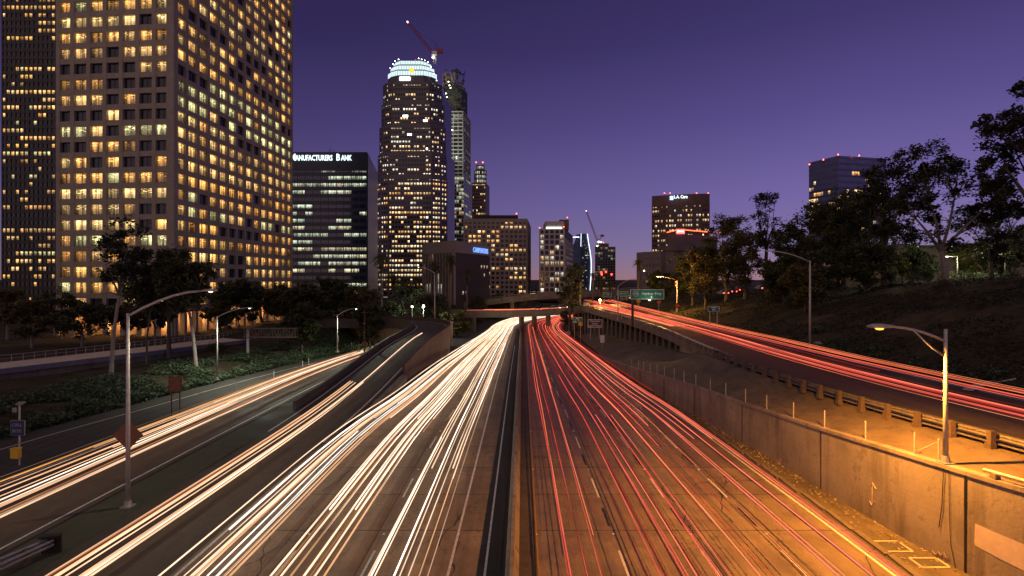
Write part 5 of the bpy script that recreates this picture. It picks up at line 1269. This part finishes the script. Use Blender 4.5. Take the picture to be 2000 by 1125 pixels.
# distant low town beyond the freeway
rb = random.Random(77)
for i, (u0, u1, v, D, lab) in enumerate([(745, 800, 560, 330, 'low lit block at the foot of the stepped skyscraper'), (1030, 1056, 566, 420, 'small low block in the gap left of the pale gridded tower'),
                                    (1200, 1240, 566, 330, 'low dark block right of the unfinished tower'), (1238, 1262, 562, 360, 'tiny low block behind the junction palm')]):
    B = Bld('low_building', (X_((u0 + u1) / 2, D), D, -2), lab, wall=mat('town_wall', (.14, .12, .11), .8, 0, .2, .4), seed=140 + i)
    xa, xb = X_(u0, D), X_(u1, D); B.core([(xa, D), (xb, D), (xb, D + 20), (xa, D + 20)], -2, Z_(v, D))
    B.face((xa, D), (xb, D), 0, Z_(v, D), max(3, int((xb - xa) / 4)), 3 if i != 1 else 2, .7, .5, .2, .5, PALE, .3, (.3, 1.)); B.finish()

# ------------------------------------------------------------------ trees
def tree(base, h, w, label, seed, trunkf=.35, n=26, leaves=170, ls=.30, leafm=None, bark=None, lean=(0, 0), r0=None, flat=.55, fork=None, cl=1.0, cat='tree', group=None, name='broad_tree', wy=None):
    rt = random.Random(seed); t = thing(name, base, label, cat, group); b = Vector(base); r0 = r0 or h * .020; wy = wy or w
    T = MB(); C = MB(); th = h * trunkf; leaves = int(leaves * 1.7); ls *= 1.3
    k1 = b + Vector((lean[0] * .5 + rt.uniform(-.2, .2), lean[1] * .5, th * .55)); k2 = b + Vector((lean[0], lean[1], th))
    T.tube([b - Vector((0, 0, .3)), b + Vector((0, 0, .3)), k1, k2], [r0 * 1.5, r0 * 1.15, r0 * .9, r0 * .75], 8)
    cen = b + Vector((lean[0] * 1.4, lean[1] * 1.4, th + (h - th) * .52)); rz_ = (h - th) * .52
    cl_pts = []
    for i in range(n):
        for _ in range(20):
            q = Vector((rt.uniform(-1, 1), rt.uniform(-1, 1), rt.uniform(-1, 1)))
            if .35 < q.length < 1.0: break
        p = cen + Vector((q.x * w / 2, q.y * wy / 2, q.z * rz_)); cl_pts.append(p)
    nl = 5 if n > 14 else 3; limbs = []
    for i in range(nl):
        a = 2 * math.pi * (i + rt.random() * .5) / nl; e = k2.lerp(cen, .65) + Vector((math.cos(a) * w * .24, math.sin(a) * wy * .24, rt.uniform(-.1, .2) * rz_))
        if fork and i < len(fork): e = b + Vector(fork[i])
        m_ = k2.lerp(e, .5) + Vector((rt.uniform(-.3, .3), rt.uniform(-.3, .3), rt.uniform(-.2, .5)))
        T.tube([k2 - Vector((0, 0, .2)), m_, e], [r0 * .6, r0 * .42, r0 * .26], 6); limbs += [e, m_]
    for p in cl_pts:
        e = min(limbs, key=lambda q: (q - p).length); m_ = e.lerp(p, .5) + Vector((rt.uniform(-.4, .4), rt.uniform(-.4, .4), rt.uniform(-.1, .5)))
        T.tube([e, m_, p], [r0 * .22, r0 * .14, r0 * .06], 4)
    rc = cl * math.sqrt(w * h) * .115
    for p in cl_pts:
        r1 = rc * rt.uniform(.6, 1.35)
        subs = [p + Vector((rt.gauss(0, r1 * .55), rt.gauss(0, r1 * .55), rt.gauss(0, r1 * .55 * flat * 1.4))) for _ in range(6)]
        for j in range(int(leaves * rt.uniform(.6, 1.2))):
            s = subs[j % 6]; q = s + Vector((rt.gauss(0, r1 * .30), rt.gauss(0, r1 * .30), rt.gauss(0, r1 * .26 * (1 + flat) * .6)))
            l = ls * rt.uniform(.6, 1.4); a = rt.uniform(0, 6.28); e1 = Vector((math.cos(a), math.sin(a), rt.uniform(-1.1, .3))).normalized(); e2 = e1.cross(Vector((rt.uniform(-1, 1), rt.uniform(-1, 1), 1))).normalized()
            C.v += [tuple(q - e1 * l * .5), tuple(q + e2 * l * .32), tuple(q + e1 * l * .5), tuple(q - e2 * l * .32)]
            i_ = len(C.v) - 4; C.f.append((i_, i_ + 1, i_ + 2, i_ + 3)); C.m.append(0)
    T.build('trunk', bark or M_bark, t, True); C.build('crown', leafm or M_leaf, t); return t
def palm(base, h, label, seed, cr_=2.0, r0=.26, skirt=True, group=None):
    rt = random.Random(seed); t = thing('palm_tree', base, label, 'palm', group); b = Vector(base); T = MB()
    top = b + Vector((rt.uniform(-.3, .3), 0, h - cr_)); T.tube([b, b.lerp(top, .5) + Vector((rt.uniform(-.2, .2), 0, 0)), top], [r0 * 1.3, r0, r0 * .85], 8); T.build('trunk', M_bark, t, True)
    C = MB()
    for i in range(46):
        a = rt.uniform(0, 6.28); el_ = rt.uniform(-.6, 1.3); L = cr_ * rt.uniform(.8, 1.15); d = Vector((math.cos(a) * math.cos(el_), math.sin(a) * math.cos(el_), math.sin(el_)))
        sdv = Vector((-math.sin(a), math.cos(a), 0)); pts = [top + d * L * q - Vector((0, 0, L * .55 * q * q)) for q in (0, .35, .6, .8, 1)]
        for q in range(2, 5):
            for s in (-1, 1):
                for f in range(3):
                    p = pts[q - 1].lerp(pts[q], f / 3); e = p + sdv * s * L * .22 * (1.15 - q * .12) + (pts[q] - pts[q - 1]) * .7 - Vector((0, 0, L * .08)); g_ = (pts[q] - pts[q - 1]) * .16
                    C.face([p - g_ * .5, p + g_, e])
        C.tube(pts, .03, 3, cap=False)
    C.build('crown', M_leaf, t)
    if skirt:
        S = MB()
        for i in range(90):
            a = rt.uniform(0, 6.28); z = rt.uniform(-cr_ * 1.5, .1); r_ = cr_ * .36 * (1 + z / cr_ / 2.2); p = top + Vector((math.cos(a) * r_ * .3, math.sin(a) * r_ * .3, z + .3)); e = top + Vector((math.cos(a) * r_, math.sin(a) * r_, z - .6)); s = Vector((-math.sin(a), math.cos(a), 0)) * .14
            S.face([p - s, p + s, e + s, e - s])
        S.build('dead_frond_skirt', leaf_mat('dry_frond', (.07, .05, .03)) if 'dry_frond' not in MATS else MATS['dry_frond'], t)
    return t
def gp(u, D, dz=0): x = X_(u, D); return (x, D, ground_z(x, D) + dz)
def th_(u, D, vtop): return Z_(vtop, D) - ground_z(X_(u, D), D)
# left bank and street
tree(gp(217, 66), th_(217, 66, 425), 5.4, 'tall slender tree with leaning bare trunk before the concrete tower', 201, .52, 16, 120, .34, M_leaf3, M_bark_pale, (1.0, 0), .22, cl=.9, fork=[(1.4, 0, 12), (-1.6, .3, 10), (1.8, 0, 15)])
tree(gp(383, 70), th_(383, 70, 492), 5.6, 'tree with curved pale trunk beside the second lamp post', 202, .50, 26, 240, .32, M_leaf, M_bark_pale, (-.9, 0), .22)
tree(gp(286, 76), th_(286, 76, 488), 5.8, 'thin-trunked dark tree left of the curved pale trunk', 203, .48, 28, 250, .32, M_leaf, M_bark, (.6, 0), .13)
tree(gp(330, 84), th_(330, 84, 500), 7, 'dark crown between the two bank trees in front of the tower corner', 204, .4, 26, 230, .34, M_leaf)
for i, (u, D, v, w, lab) in enumerate([(62, 96, 598, 10.5, 'low spreading street tree at far left with branching pale trunk'), (160, 98, 596, 9.5, 'second low spreading street tree from the left'), (14, 120, 560, 9, 'dim tree cut by the left edge before the dark tower'),
        (120, 128, 575, 9, 'faintly lit tree filling the gap behind the low street trees'), (246, 104, 592, 6.5, 'small street tree in front of the amber colonnade'), (304, 112, 590, 6, 'thin-limbed street tree before the lit lobby')]):
    tree(gp(u, D), th_(u, D, v), w, lab, 210 + i, .33, 26, 230, .32, [M_leaf2, M_leaf][i % 2], M_bark_pale, (0, 0), .2, fork=[(-2.2, 0, 3.6), (2.2, 0, 3.5), (.5, 0, 4)] if i < 2 else None)
for i, (u, D, v, w, lab) in enumerate([(466, 112, 552, 8, 'dark tree above the left end of the sign gantry'), (512, 122, 556, 8, 'dark tree above the middle of the sign gantry'), (556, 118, 562, 8, 'tree behind the right end of the sign gantry'),
        (602, 110, 560, 8.5, 'tree just right of the sign gantry'), (648, 118, 548, 9, 'tall dark tree below the bank building'), (700, 116, 556, 8.5, 'dark tree between bank building and palms'), (722, 106, 590, 5.5, 'rounder leafy tree left of the ramp bend'),
        (590, 92, 600, 5, 'low yellowish tree standing low on the ivy bank'), (430, 128, 570, 7, 'small dark tree by the tower corner columns')]):
    tree(gp(u, D), max(3, th_(u, D, v)), w, lab, 230 + i, .22, 32, 260, .34, [M_leaf, M_leaf, M_leaf2][i % 3], M_bark)
for i, (u, D, vt, lab) in enumerate([(745, 150, 482, 'tall palm just left of the stepped skyscraper foot'), (768, 158, 520, 'shorter palm close behind the tall left palm'), (879, 165, 486, 'tallest palm, before the low building corner'), (849, 175, 500, 'bushy palm left of the tallest one'), (812, 168, 530, 'short palm before the lit low block'), (790, 172, 532, 'short palm beside the tall left palm'), (912, 190, 515, 'dim palm before the dark side of the low building')]):
    p = gp(u, D); palm((p[0], p[1], -2), Z_(vt, D) + 2, lab, 250 + i, 2.8)
for i, (u, D, v, w, lab) in enumerate([(800, 150, 552, 9, 'dark tree mass right behind the ramp bend'), (848, 155, 560, 8, 'dark tree behind the ramp bend lamp'), (886, 146, 595, 8, 'round leafy bush at the left end of the overpass'), (935, 200, 560, 9, 'dark tree below the dark side of the low building'), (975, 240, 556, 10, 'dark tree under the beige block'), (1012, 250, 553, 9, 'small tree at the right foot of the beige block'), (762, 140, 590, 6, 'shrubby tree at the far end of the ramp')]):
    p = gp(u, D); tree((p[0], p[1], min(p[2], -1.)), Z_(v, D) + 1, w, lab, 260 + i, .15, 26, 230, .40, M_leaf if i != 2 else M_leaf2)
# centre palms
for i, (u, D, vt, lab, c) in enumerate([(1113, 150, 512, 'thick ivy-clad palm right of the pale gridded tower', 2.0), (1132, 156, 510, 'palm leaning against the ivy-clad one', 1.9), (1157, 170, 528, 'thin palm before the sail-shaped tower', 1.3), (1176, 175, 540, 'palm before the unfinished tower block', 2.), (1193, 180, 545, 'short palm right of the unfinished block', 1.6), (1246, 150, 500, 'palm beside the junction with the sky behind', 1.6), (1208, 200, 552, 'tiny far palm behind the thin lamp post', 1.2)]):
    p = gp(u, D); palm((p[0], p[1], -1), Z_(vt, D) + 1, lab, 270 + i, c)
for i, (u, D, v, w, lab) in enumerate([(1112, 151, 530, 4.6, 'dark ivy-choked tree column wrapping the thick palm'), (1123, 157, 522, 4.2, 'second leafy column beside the ivy-choked one')]):
    p = gp(u, D); tree((p[0], p[1], -2), Z_(v, D) + 2, w, lab, 285 + i, .1, 22, 200, .34, M_leaf)
# right hill
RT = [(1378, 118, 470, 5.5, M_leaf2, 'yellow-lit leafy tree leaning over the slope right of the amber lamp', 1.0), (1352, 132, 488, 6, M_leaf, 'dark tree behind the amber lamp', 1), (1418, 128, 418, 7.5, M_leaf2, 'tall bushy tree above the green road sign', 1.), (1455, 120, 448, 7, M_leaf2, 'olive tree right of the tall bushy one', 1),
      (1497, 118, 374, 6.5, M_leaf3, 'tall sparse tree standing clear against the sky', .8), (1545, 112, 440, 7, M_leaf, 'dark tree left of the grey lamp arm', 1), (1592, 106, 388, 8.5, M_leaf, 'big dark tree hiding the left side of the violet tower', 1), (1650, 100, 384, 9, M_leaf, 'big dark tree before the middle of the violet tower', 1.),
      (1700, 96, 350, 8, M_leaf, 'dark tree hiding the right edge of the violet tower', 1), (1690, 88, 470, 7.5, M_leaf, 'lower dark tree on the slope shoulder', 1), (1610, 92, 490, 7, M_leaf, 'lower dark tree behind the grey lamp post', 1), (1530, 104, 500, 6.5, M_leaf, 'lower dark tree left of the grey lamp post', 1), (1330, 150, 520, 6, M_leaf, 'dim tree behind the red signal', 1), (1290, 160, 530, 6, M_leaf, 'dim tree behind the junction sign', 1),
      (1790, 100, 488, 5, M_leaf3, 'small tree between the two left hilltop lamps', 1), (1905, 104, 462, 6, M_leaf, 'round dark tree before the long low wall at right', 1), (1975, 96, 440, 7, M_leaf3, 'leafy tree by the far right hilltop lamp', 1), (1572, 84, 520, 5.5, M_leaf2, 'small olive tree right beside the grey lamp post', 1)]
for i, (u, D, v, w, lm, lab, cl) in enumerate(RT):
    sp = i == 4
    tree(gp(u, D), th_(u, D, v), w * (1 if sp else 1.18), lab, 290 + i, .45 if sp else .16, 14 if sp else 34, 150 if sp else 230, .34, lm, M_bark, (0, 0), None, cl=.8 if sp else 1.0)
# ground-hugging forked eucalyptus and corner tree
tree(gp(1846, 84), th_(1846, 84, 283), 17.5, 'large forked tree with spreading airy crown on the right hilltop', 330, .22, 52, 150, .36, M_leaf3, M_bark_pale, (-.6, 0), .42, cl=.60, fork=[(-4.5, 0, 9.5), (3.5, 0, 8), (-2, .5, 12), (1.5, 0, 13), (6, 0, 11)], wy=9)
tree(gp(1935, 86), th_(1935, 86, 350), 9.5, 'denser dark tree right of the large forked one', 331, .2, 26, 200, .36, M_leaf3, M_bark, cl=.9)
tree(gp(1728, 90), th_(1728, 90, 290), 6, 'airy dark tree left of the large forked one', 336, .3, 20, 150, .34, M_leaf3, M_bark, cl=.8)
tree(gp(2028, 70), th_(2028, 70, 138), 15, 'huge dark tree reaching in from the right edge', 332, .3, 42, 190, .36, M_leaf3, M_bark, (0, 0), .5, cl=.6, wy=9)
tree(gp(1752, 118), th_(1752, 118, 448), 5, 'small bare-looking tree right of the violet tower', 333, .3, 14, 90, .22, M_leaf3, M_bark)
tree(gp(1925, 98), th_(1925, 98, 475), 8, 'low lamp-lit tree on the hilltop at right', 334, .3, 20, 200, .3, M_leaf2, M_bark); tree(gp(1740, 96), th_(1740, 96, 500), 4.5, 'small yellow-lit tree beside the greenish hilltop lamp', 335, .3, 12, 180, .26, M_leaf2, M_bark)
def bush(base, w, h, label, seed, m=None, n=900, ls=.28, group=None):
    rt = random.Random(seed); t = thing('bush', base, label, 'bush', group); b = Vector(base); C = MB(); S = MB()
    for i in range(7): a = rt.uniform(0, 6.28); S.tube([b, b + Vector((math.cos(a) * w * .3, math.sin(a) * w * .3, h * .7))], .03, 4)
    lumps = [Vector((rt.uniform(-.36, .36) * w, rt.uniform(-.36, .36) * w, rt.uniform(.3, .7) * h)) for _ in range(9)]
    for j in range(n):
        s = lumps[j % 9]; q = b + s + Vector((rt.gauss(0, w * .13), rt.gauss(0, w * .13), rt.gauss(0, h * .18))); q.z = max(q.z, b.z + .05)
        l = ls * rt.uniform(.6, 1.4); a = rt.uniform(0, 6.28); e1 = Vector((math.cos(a), math.sin(a), rt.uniform(-.6, .6))).normalized(); e2 = e1.cross(Vector((rt.uniform(-1, 1), rt.uniform(-1, 1), 1))).normalized()
        C.face([q - e1 * l * .5, q + e2 * l * .3, q + e1 * l * .5, q - e2 * l * .3])
    S.build('stems', M_bark, t); C.build('foliage', m or M_leaf, t)
for i, (u, D, w, h, lab, m) in enumerate([(1735, 92, 5, 1.6, 'clipped low hedge bush under the greenish hilltop lamp', M_leaf2), (1775, 90, 4.5, 1.7, 'rounded hedge bush between the two left hilltop lamps', M_ivy), (1812, 84, 4, 2.4, 'dark round bush left of the forked trunk', M_leaf), (1880, 90, 5, 1.9, 'low bush right of the forked trunk', M_leaf), (1915, 90, 5, 1.8, 'hedge bush below the lamp-lit hilltop tree', M_ivy), (1965, 86, 6, 1.8, 'hedge bush at the far right of the hilltop', M_leaf),
        (1598, 70, 2.2, .8, 'small green shrub at the foot of the grey lamp post', M_ivy), (1600, 86, 4, 2.2, 'green shrub on the slope behind the grey lamp post', M_ivy), (1555, 92, 4, 2.4, 'shrub halfway up the slope left of the grey lamp post', M_leaf), (1500, 105, 5, 2.5, 'shrub under the tall sparse tree', M_leaf), (240, 88, 6, 1.7, 'dark low mounded bush behind the railing', M_leaf), (300, 92, 7, 2., 'long dark mounded bush before the amber colonnade', M_leaf), (425, 90, 3, 1.6, 'small bush by the railing end', M_leaf), (745, 98, 4, 2.4, 'ivy-clad bush beside the ramp bend', M_ivy), (705, 97, 5, 2.6, 'leafy bush on the bank near the ramp bend', M_ivy)]):
    bush(gp(u, D), w, h, lab, 360 + i, m, 900 if D > 80 else 400, .26)
# ivy on the bank, grass and weeds on the slopes: uncountable ground cover
def cover(name, n, fn, m, ls, label, seed, hgt=.25):
    rt = random.Random(seed); C = MB(); k = 0
    while k < n:
        q = fn(rt)
        if q is None: continue
        x, y, dens = q
        z = ground_z(x, y) + rt.uniform(.0, hgt) * dens; l = ls * rt.uniform(.6, 1.5); a = rt.uniform(0, 6.28)
        e1 = Vector((math.cos(a), math.sin(a), rt.uniform(-.5, .7))).normalized(); e2 = e1.cross(Vector((rt.uniform(-1, 1), rt.uniform(-1, 1), 1))).normalized(); p = Vector((x, y, z))
        i_ = len(C.v); C.v += [tuple(p - e1 * l * .5), tuple(p + e2 * l * .38), tuple(p + e1 * l * .5), tuple(p - e2 * l * .38)]; C.f.append((i_, i_ + 1, i_ + 2, i_ + 3)); C.m.append(0); k += 1
    return tag(C.build(name, m), label, None, None, 'stuff')
def ivy_fn(rt):
    y = 34 + 82 * rt.random() ** 1.15; x = LE(y) - .3 - rt.random() ** 1.3 * 11
    if noise.noise(Vector((x * .25, y * .18, 1))) < -.28 + .03 * (LE(y) - x): return None
    return x, y, 1 + noise.noise(Vector((x * .4, y * .4, 5))) * 1.6
cover('ivy', 42000, ivy_fn, M_ivy, .24, 'dense ivy covering the left bank', 401, .55)
def hill_fn(rt):
    y = 22 + 125 * rt.random() ** 1.2; x = HX(y) + .2 + rt.random() ** 1.1 * 30
    if noise.noise(Vector((x * .2, y * .12, 9))) < -.15: return None
    return x, y, 1
cover('slope_grass', 36000, hill_fn, leaf_mat('slope_weed', (.038, .042, .020), .6), .22, 'low dark weeds and grass on the right slope', 402, .3)
def foot_fn(rt):
    y = 24 + 50 * rt.random(); x = HX(y) + .1 + rt.random() ** 2 * 4
    if noise.noise(Vector((x * .5, y * .3, 4))) < .0: return None
    return x, y, 1
cover('slope_foot_plants', 5000, foot_fn, M_ivy, .2, 'pale green weeds along the foot of the right slope', 403, .45)
for i, (u, v) in enumerate([(535, 739), (591, 717), (603, 713), (460, 762)]):
    p = GP(u, v, zr); mb = MB(); mb.tube([(p.x, p.y, p.z), (p.x, p.y, p.z + .95)], .045, 6); o = mb.build('delineator_post', M_wsign); tag(o, 'thin white delineator post beside the left collector road, ' + ('above the first streak bend', 'left one of a close pair', 'right one of a close pair', 'nearest the brown sign')[i], 'post')
# fallen board and rock on the right slope
q = GP(1900, 722, lambda y: 5.6 + .06 * (y - 36)); 
t = thing('fallen_board', (q.x, q.y, ground_z(q.x, q.y)), 'pale plank-like slab lying on the dark right slope', 'board')
zb = lambda x, y: ground_z(x, y) + .18
mb = MB(); a = GP(1858, 733, lambda y: 6.2); 
P_ = [(q.x - 1.9, q.y - 1.4), (q.x + 1.0, q.y + .6), (q.x + 1.9, q.y + .2), (q.x - 1.6, q.y - 1.9)]
mb.prism(P_, [zb(x, y) for x, y in P_], [zb(x, y) + .07 for x, y in P_]); mb.build('board', mat('weathered_board', (.40, .38, .38), .85, 0, .2, 5), t)
mb = MB(); mb.tube([(q.x + .8, q.y - .2, zb(q.x + .8, q.y - .2)), (q.x + 2.6, q.y - .6, zb(q.x + 2.6, q.y - .6) + .1)], .06, 5); mb.build('batten', MATS['weathered_board'], t)
mb = MB(); x, y = X_(1597, 63), 63; mb.ball((x, y, ground_z(x, y) + .15), .55, 0, 8, .6); o = mb.build('rock', mat('pale_rock', (.33, .27, .25), .9, 0, .3, 3, .8)); tag(o, 'pale rock beside the grey lamp post on the slope', 'rock')

# ------------------------------------------------------------------ cars waiting on the overpass and on the hill street
def car(base, rz, body, label, front=True):
    t = thing('car', base, label, 'car', None, True); t.rotation_euler = (0, 0, rz)
    mb = MB(); prof = [(-2.2, .35), (-2.25, .75), (-1.5, .95), (-.8, 1.42), (.7, 1.45), (1.4, 1.0), (2.15, .88), (2.25, .4)]
    for s in (-.85, .85): mb.v += [(s * (.82 if z > 1.2 else 1), x, z) for x, z in prof]
    n = len(prof)
    mb.f.append(tuple(range(n))); mb.f.append(tuple(range(2 * n - 1, n - 1, -1))); mb.m += [0, 0]
    for k in range(n): mb.f.append((k, (k + 1) % n, n + (k + 1) % n, n + k)); mb.m.append(0)
    mb.build('body', body, t)
    mb = MB(); mb.face([(-.62, -.98, 1.34), (.62, -.98, 1.34), (.74, -1.5, 1.02), (-.74, -1.5, 1.02)]); mb.v = [(a, b - .06, c + .03) for a, b, c in mb.v]; mb.build('windscreen', M_glassD, t)
    for sx in (-.8, .8):
        for sy in (-1.35, 1.4): mb = MB(); mb.tube([(sx - .1, sy, .33), (sx + .1, sy, .33)], .33, 12); mb.build('wheel', M_black, t)
    for sx in (-.62, .62): mb = MB(); mb.ball((sx, -2.25, .68), .16, 0, 8); mb.build('headlight' if front else 'tail_light', emis('headlamp', (1, .85, .55), 22) if front else emis('tail_lamp', (1, .07, .04), 7), t)
    return t
cb = [mat('car_silver', (.35, .35, .36), .35, .4, .05, 3), mat('car_dark', (.03, .03, .04), .35, .2, .05, 3), mat('car_red', (.25, .03, .03), .35, .2, .05, 3)]
def opz(x):
    P = cr(OP, 5); return min(P, key=lambda p: abs(p.x - x))
for i, (u, fr, lab) in enumerate([(1080, 1, 'pale car with headlights on waiting on the overpass, left of the pair'), (1098, 1, 'car with bright headlights in the middle of the overpass queue'), (1108, 1, 'car with headlights just left of the ivy-clad palm'), (1055, 0, 'dark car with red tail lights at the left of the overpass'), (1140, 1, 'silver car near the junction right of the ivy-clad palm')]):
    x = X_(u, 168); p = opz(x); car((p.x, p.y + 2.5, p.z + .01), R(0 if fr else 10), cb[(0, 0, 1, 1, 0)[i]], lab, fr)
for i, (u, D, lab) in enumerate([(1412, 150, 'red tail-lit car at left on the hilltop street behind the trees'), (1428, 152, 'second red tail-lit car on the hilltop street'), (1443, 154, 'third red tail-lit car on the hilltop street'), (1486, 158, 'red tail-lit car farthest right behind the hillside trees')]):
    x = X_(u, D); car((x, D, ground_z(x, D) + .02), 0, cb[i % 3], lab, False)
# traffic signal
x, y = X_(1322, 124), 124; t = thing('traffic_signal', (x, y, 4.4), 'red traffic signal head beside the amber lamp post', 'traffic light')
mb = MB(); mb.tube([(x, y, 4.2), (x, y, Z_(552, 124))], .09, 6); mb.build('pole', M_galv, t); mb = MB(); mb.box((x - .25, y - .2, Z_(554, 124)), (.42, .3, 1.3)); mb.build('housing', M_black, t)
for k, (dz, m) in enumerate(((.4, emis('signal_red', (1, .05, .03), 25)), (0, M_black), (-.4, emis('signal_amber', (1, .25, .03), 8)))):
    mb = MB(); mb.ball((x - .25, y - .37, Z_(554, 124) + dz), .15, 0, 8); mb.build('signal_lens', m, t)
# bright lamps in the distance behind the ramp and at the junction
for i, (u, v, D, col, st_, pw, lab) in enumerate([(827, 598, 140, (.8, 1, .9), 60, 2500, 'dazzling white floodlight on a short post behind the ramp bend'), (805, 599, 146, (1, .75, .35), 18, 0, 'small yellowish lamp left of the dazzling floodlight'), (1172, 586, 158, (1, .55, .15), 40, 7000, 'amber lamp on a post at the junction of overpass and elevated road'), (1234, 574, 170, (1, .6, .2), 20, 0, 'small amber lamp behind the big green sign'), (1258, 529, 230, (1, .6, .25), 20, 0, 'far small amber lamp against the sky')]):
    p = PX(u, v, D); t = thing('post_lamp', (p.x, p.y, p.z - 3.5), lab, 'lamp')
    mb = MB(); mb.tube([(p.x, p.y, p.z - 3.5), (p.x, p.y, p.z - .2)], .07, 6); mb.build('pole', M_galv, t)
    mb = MB(); mb.box((p.x, p.y + .25, p.z), (.7, .3, .5)); mb.build('housing', M_black, t)
    mb = MB(); mb.ball((p.x, p.y, p.z), .26, 0, 8); mb.build('lens', emis('post_lamp_%d' % i, col, st_), t)
    if pw:
        L = bpy.data.lights.new('lamp_light', 'POINT'); L.energy = pw; L.color = col; L.shadow_soft_size = .3; lo = bpy.data.objects.new('lamp_light', L); COL.objects.link(lo); lo.parent = t; lo.location = (0, -.8, 3.4)
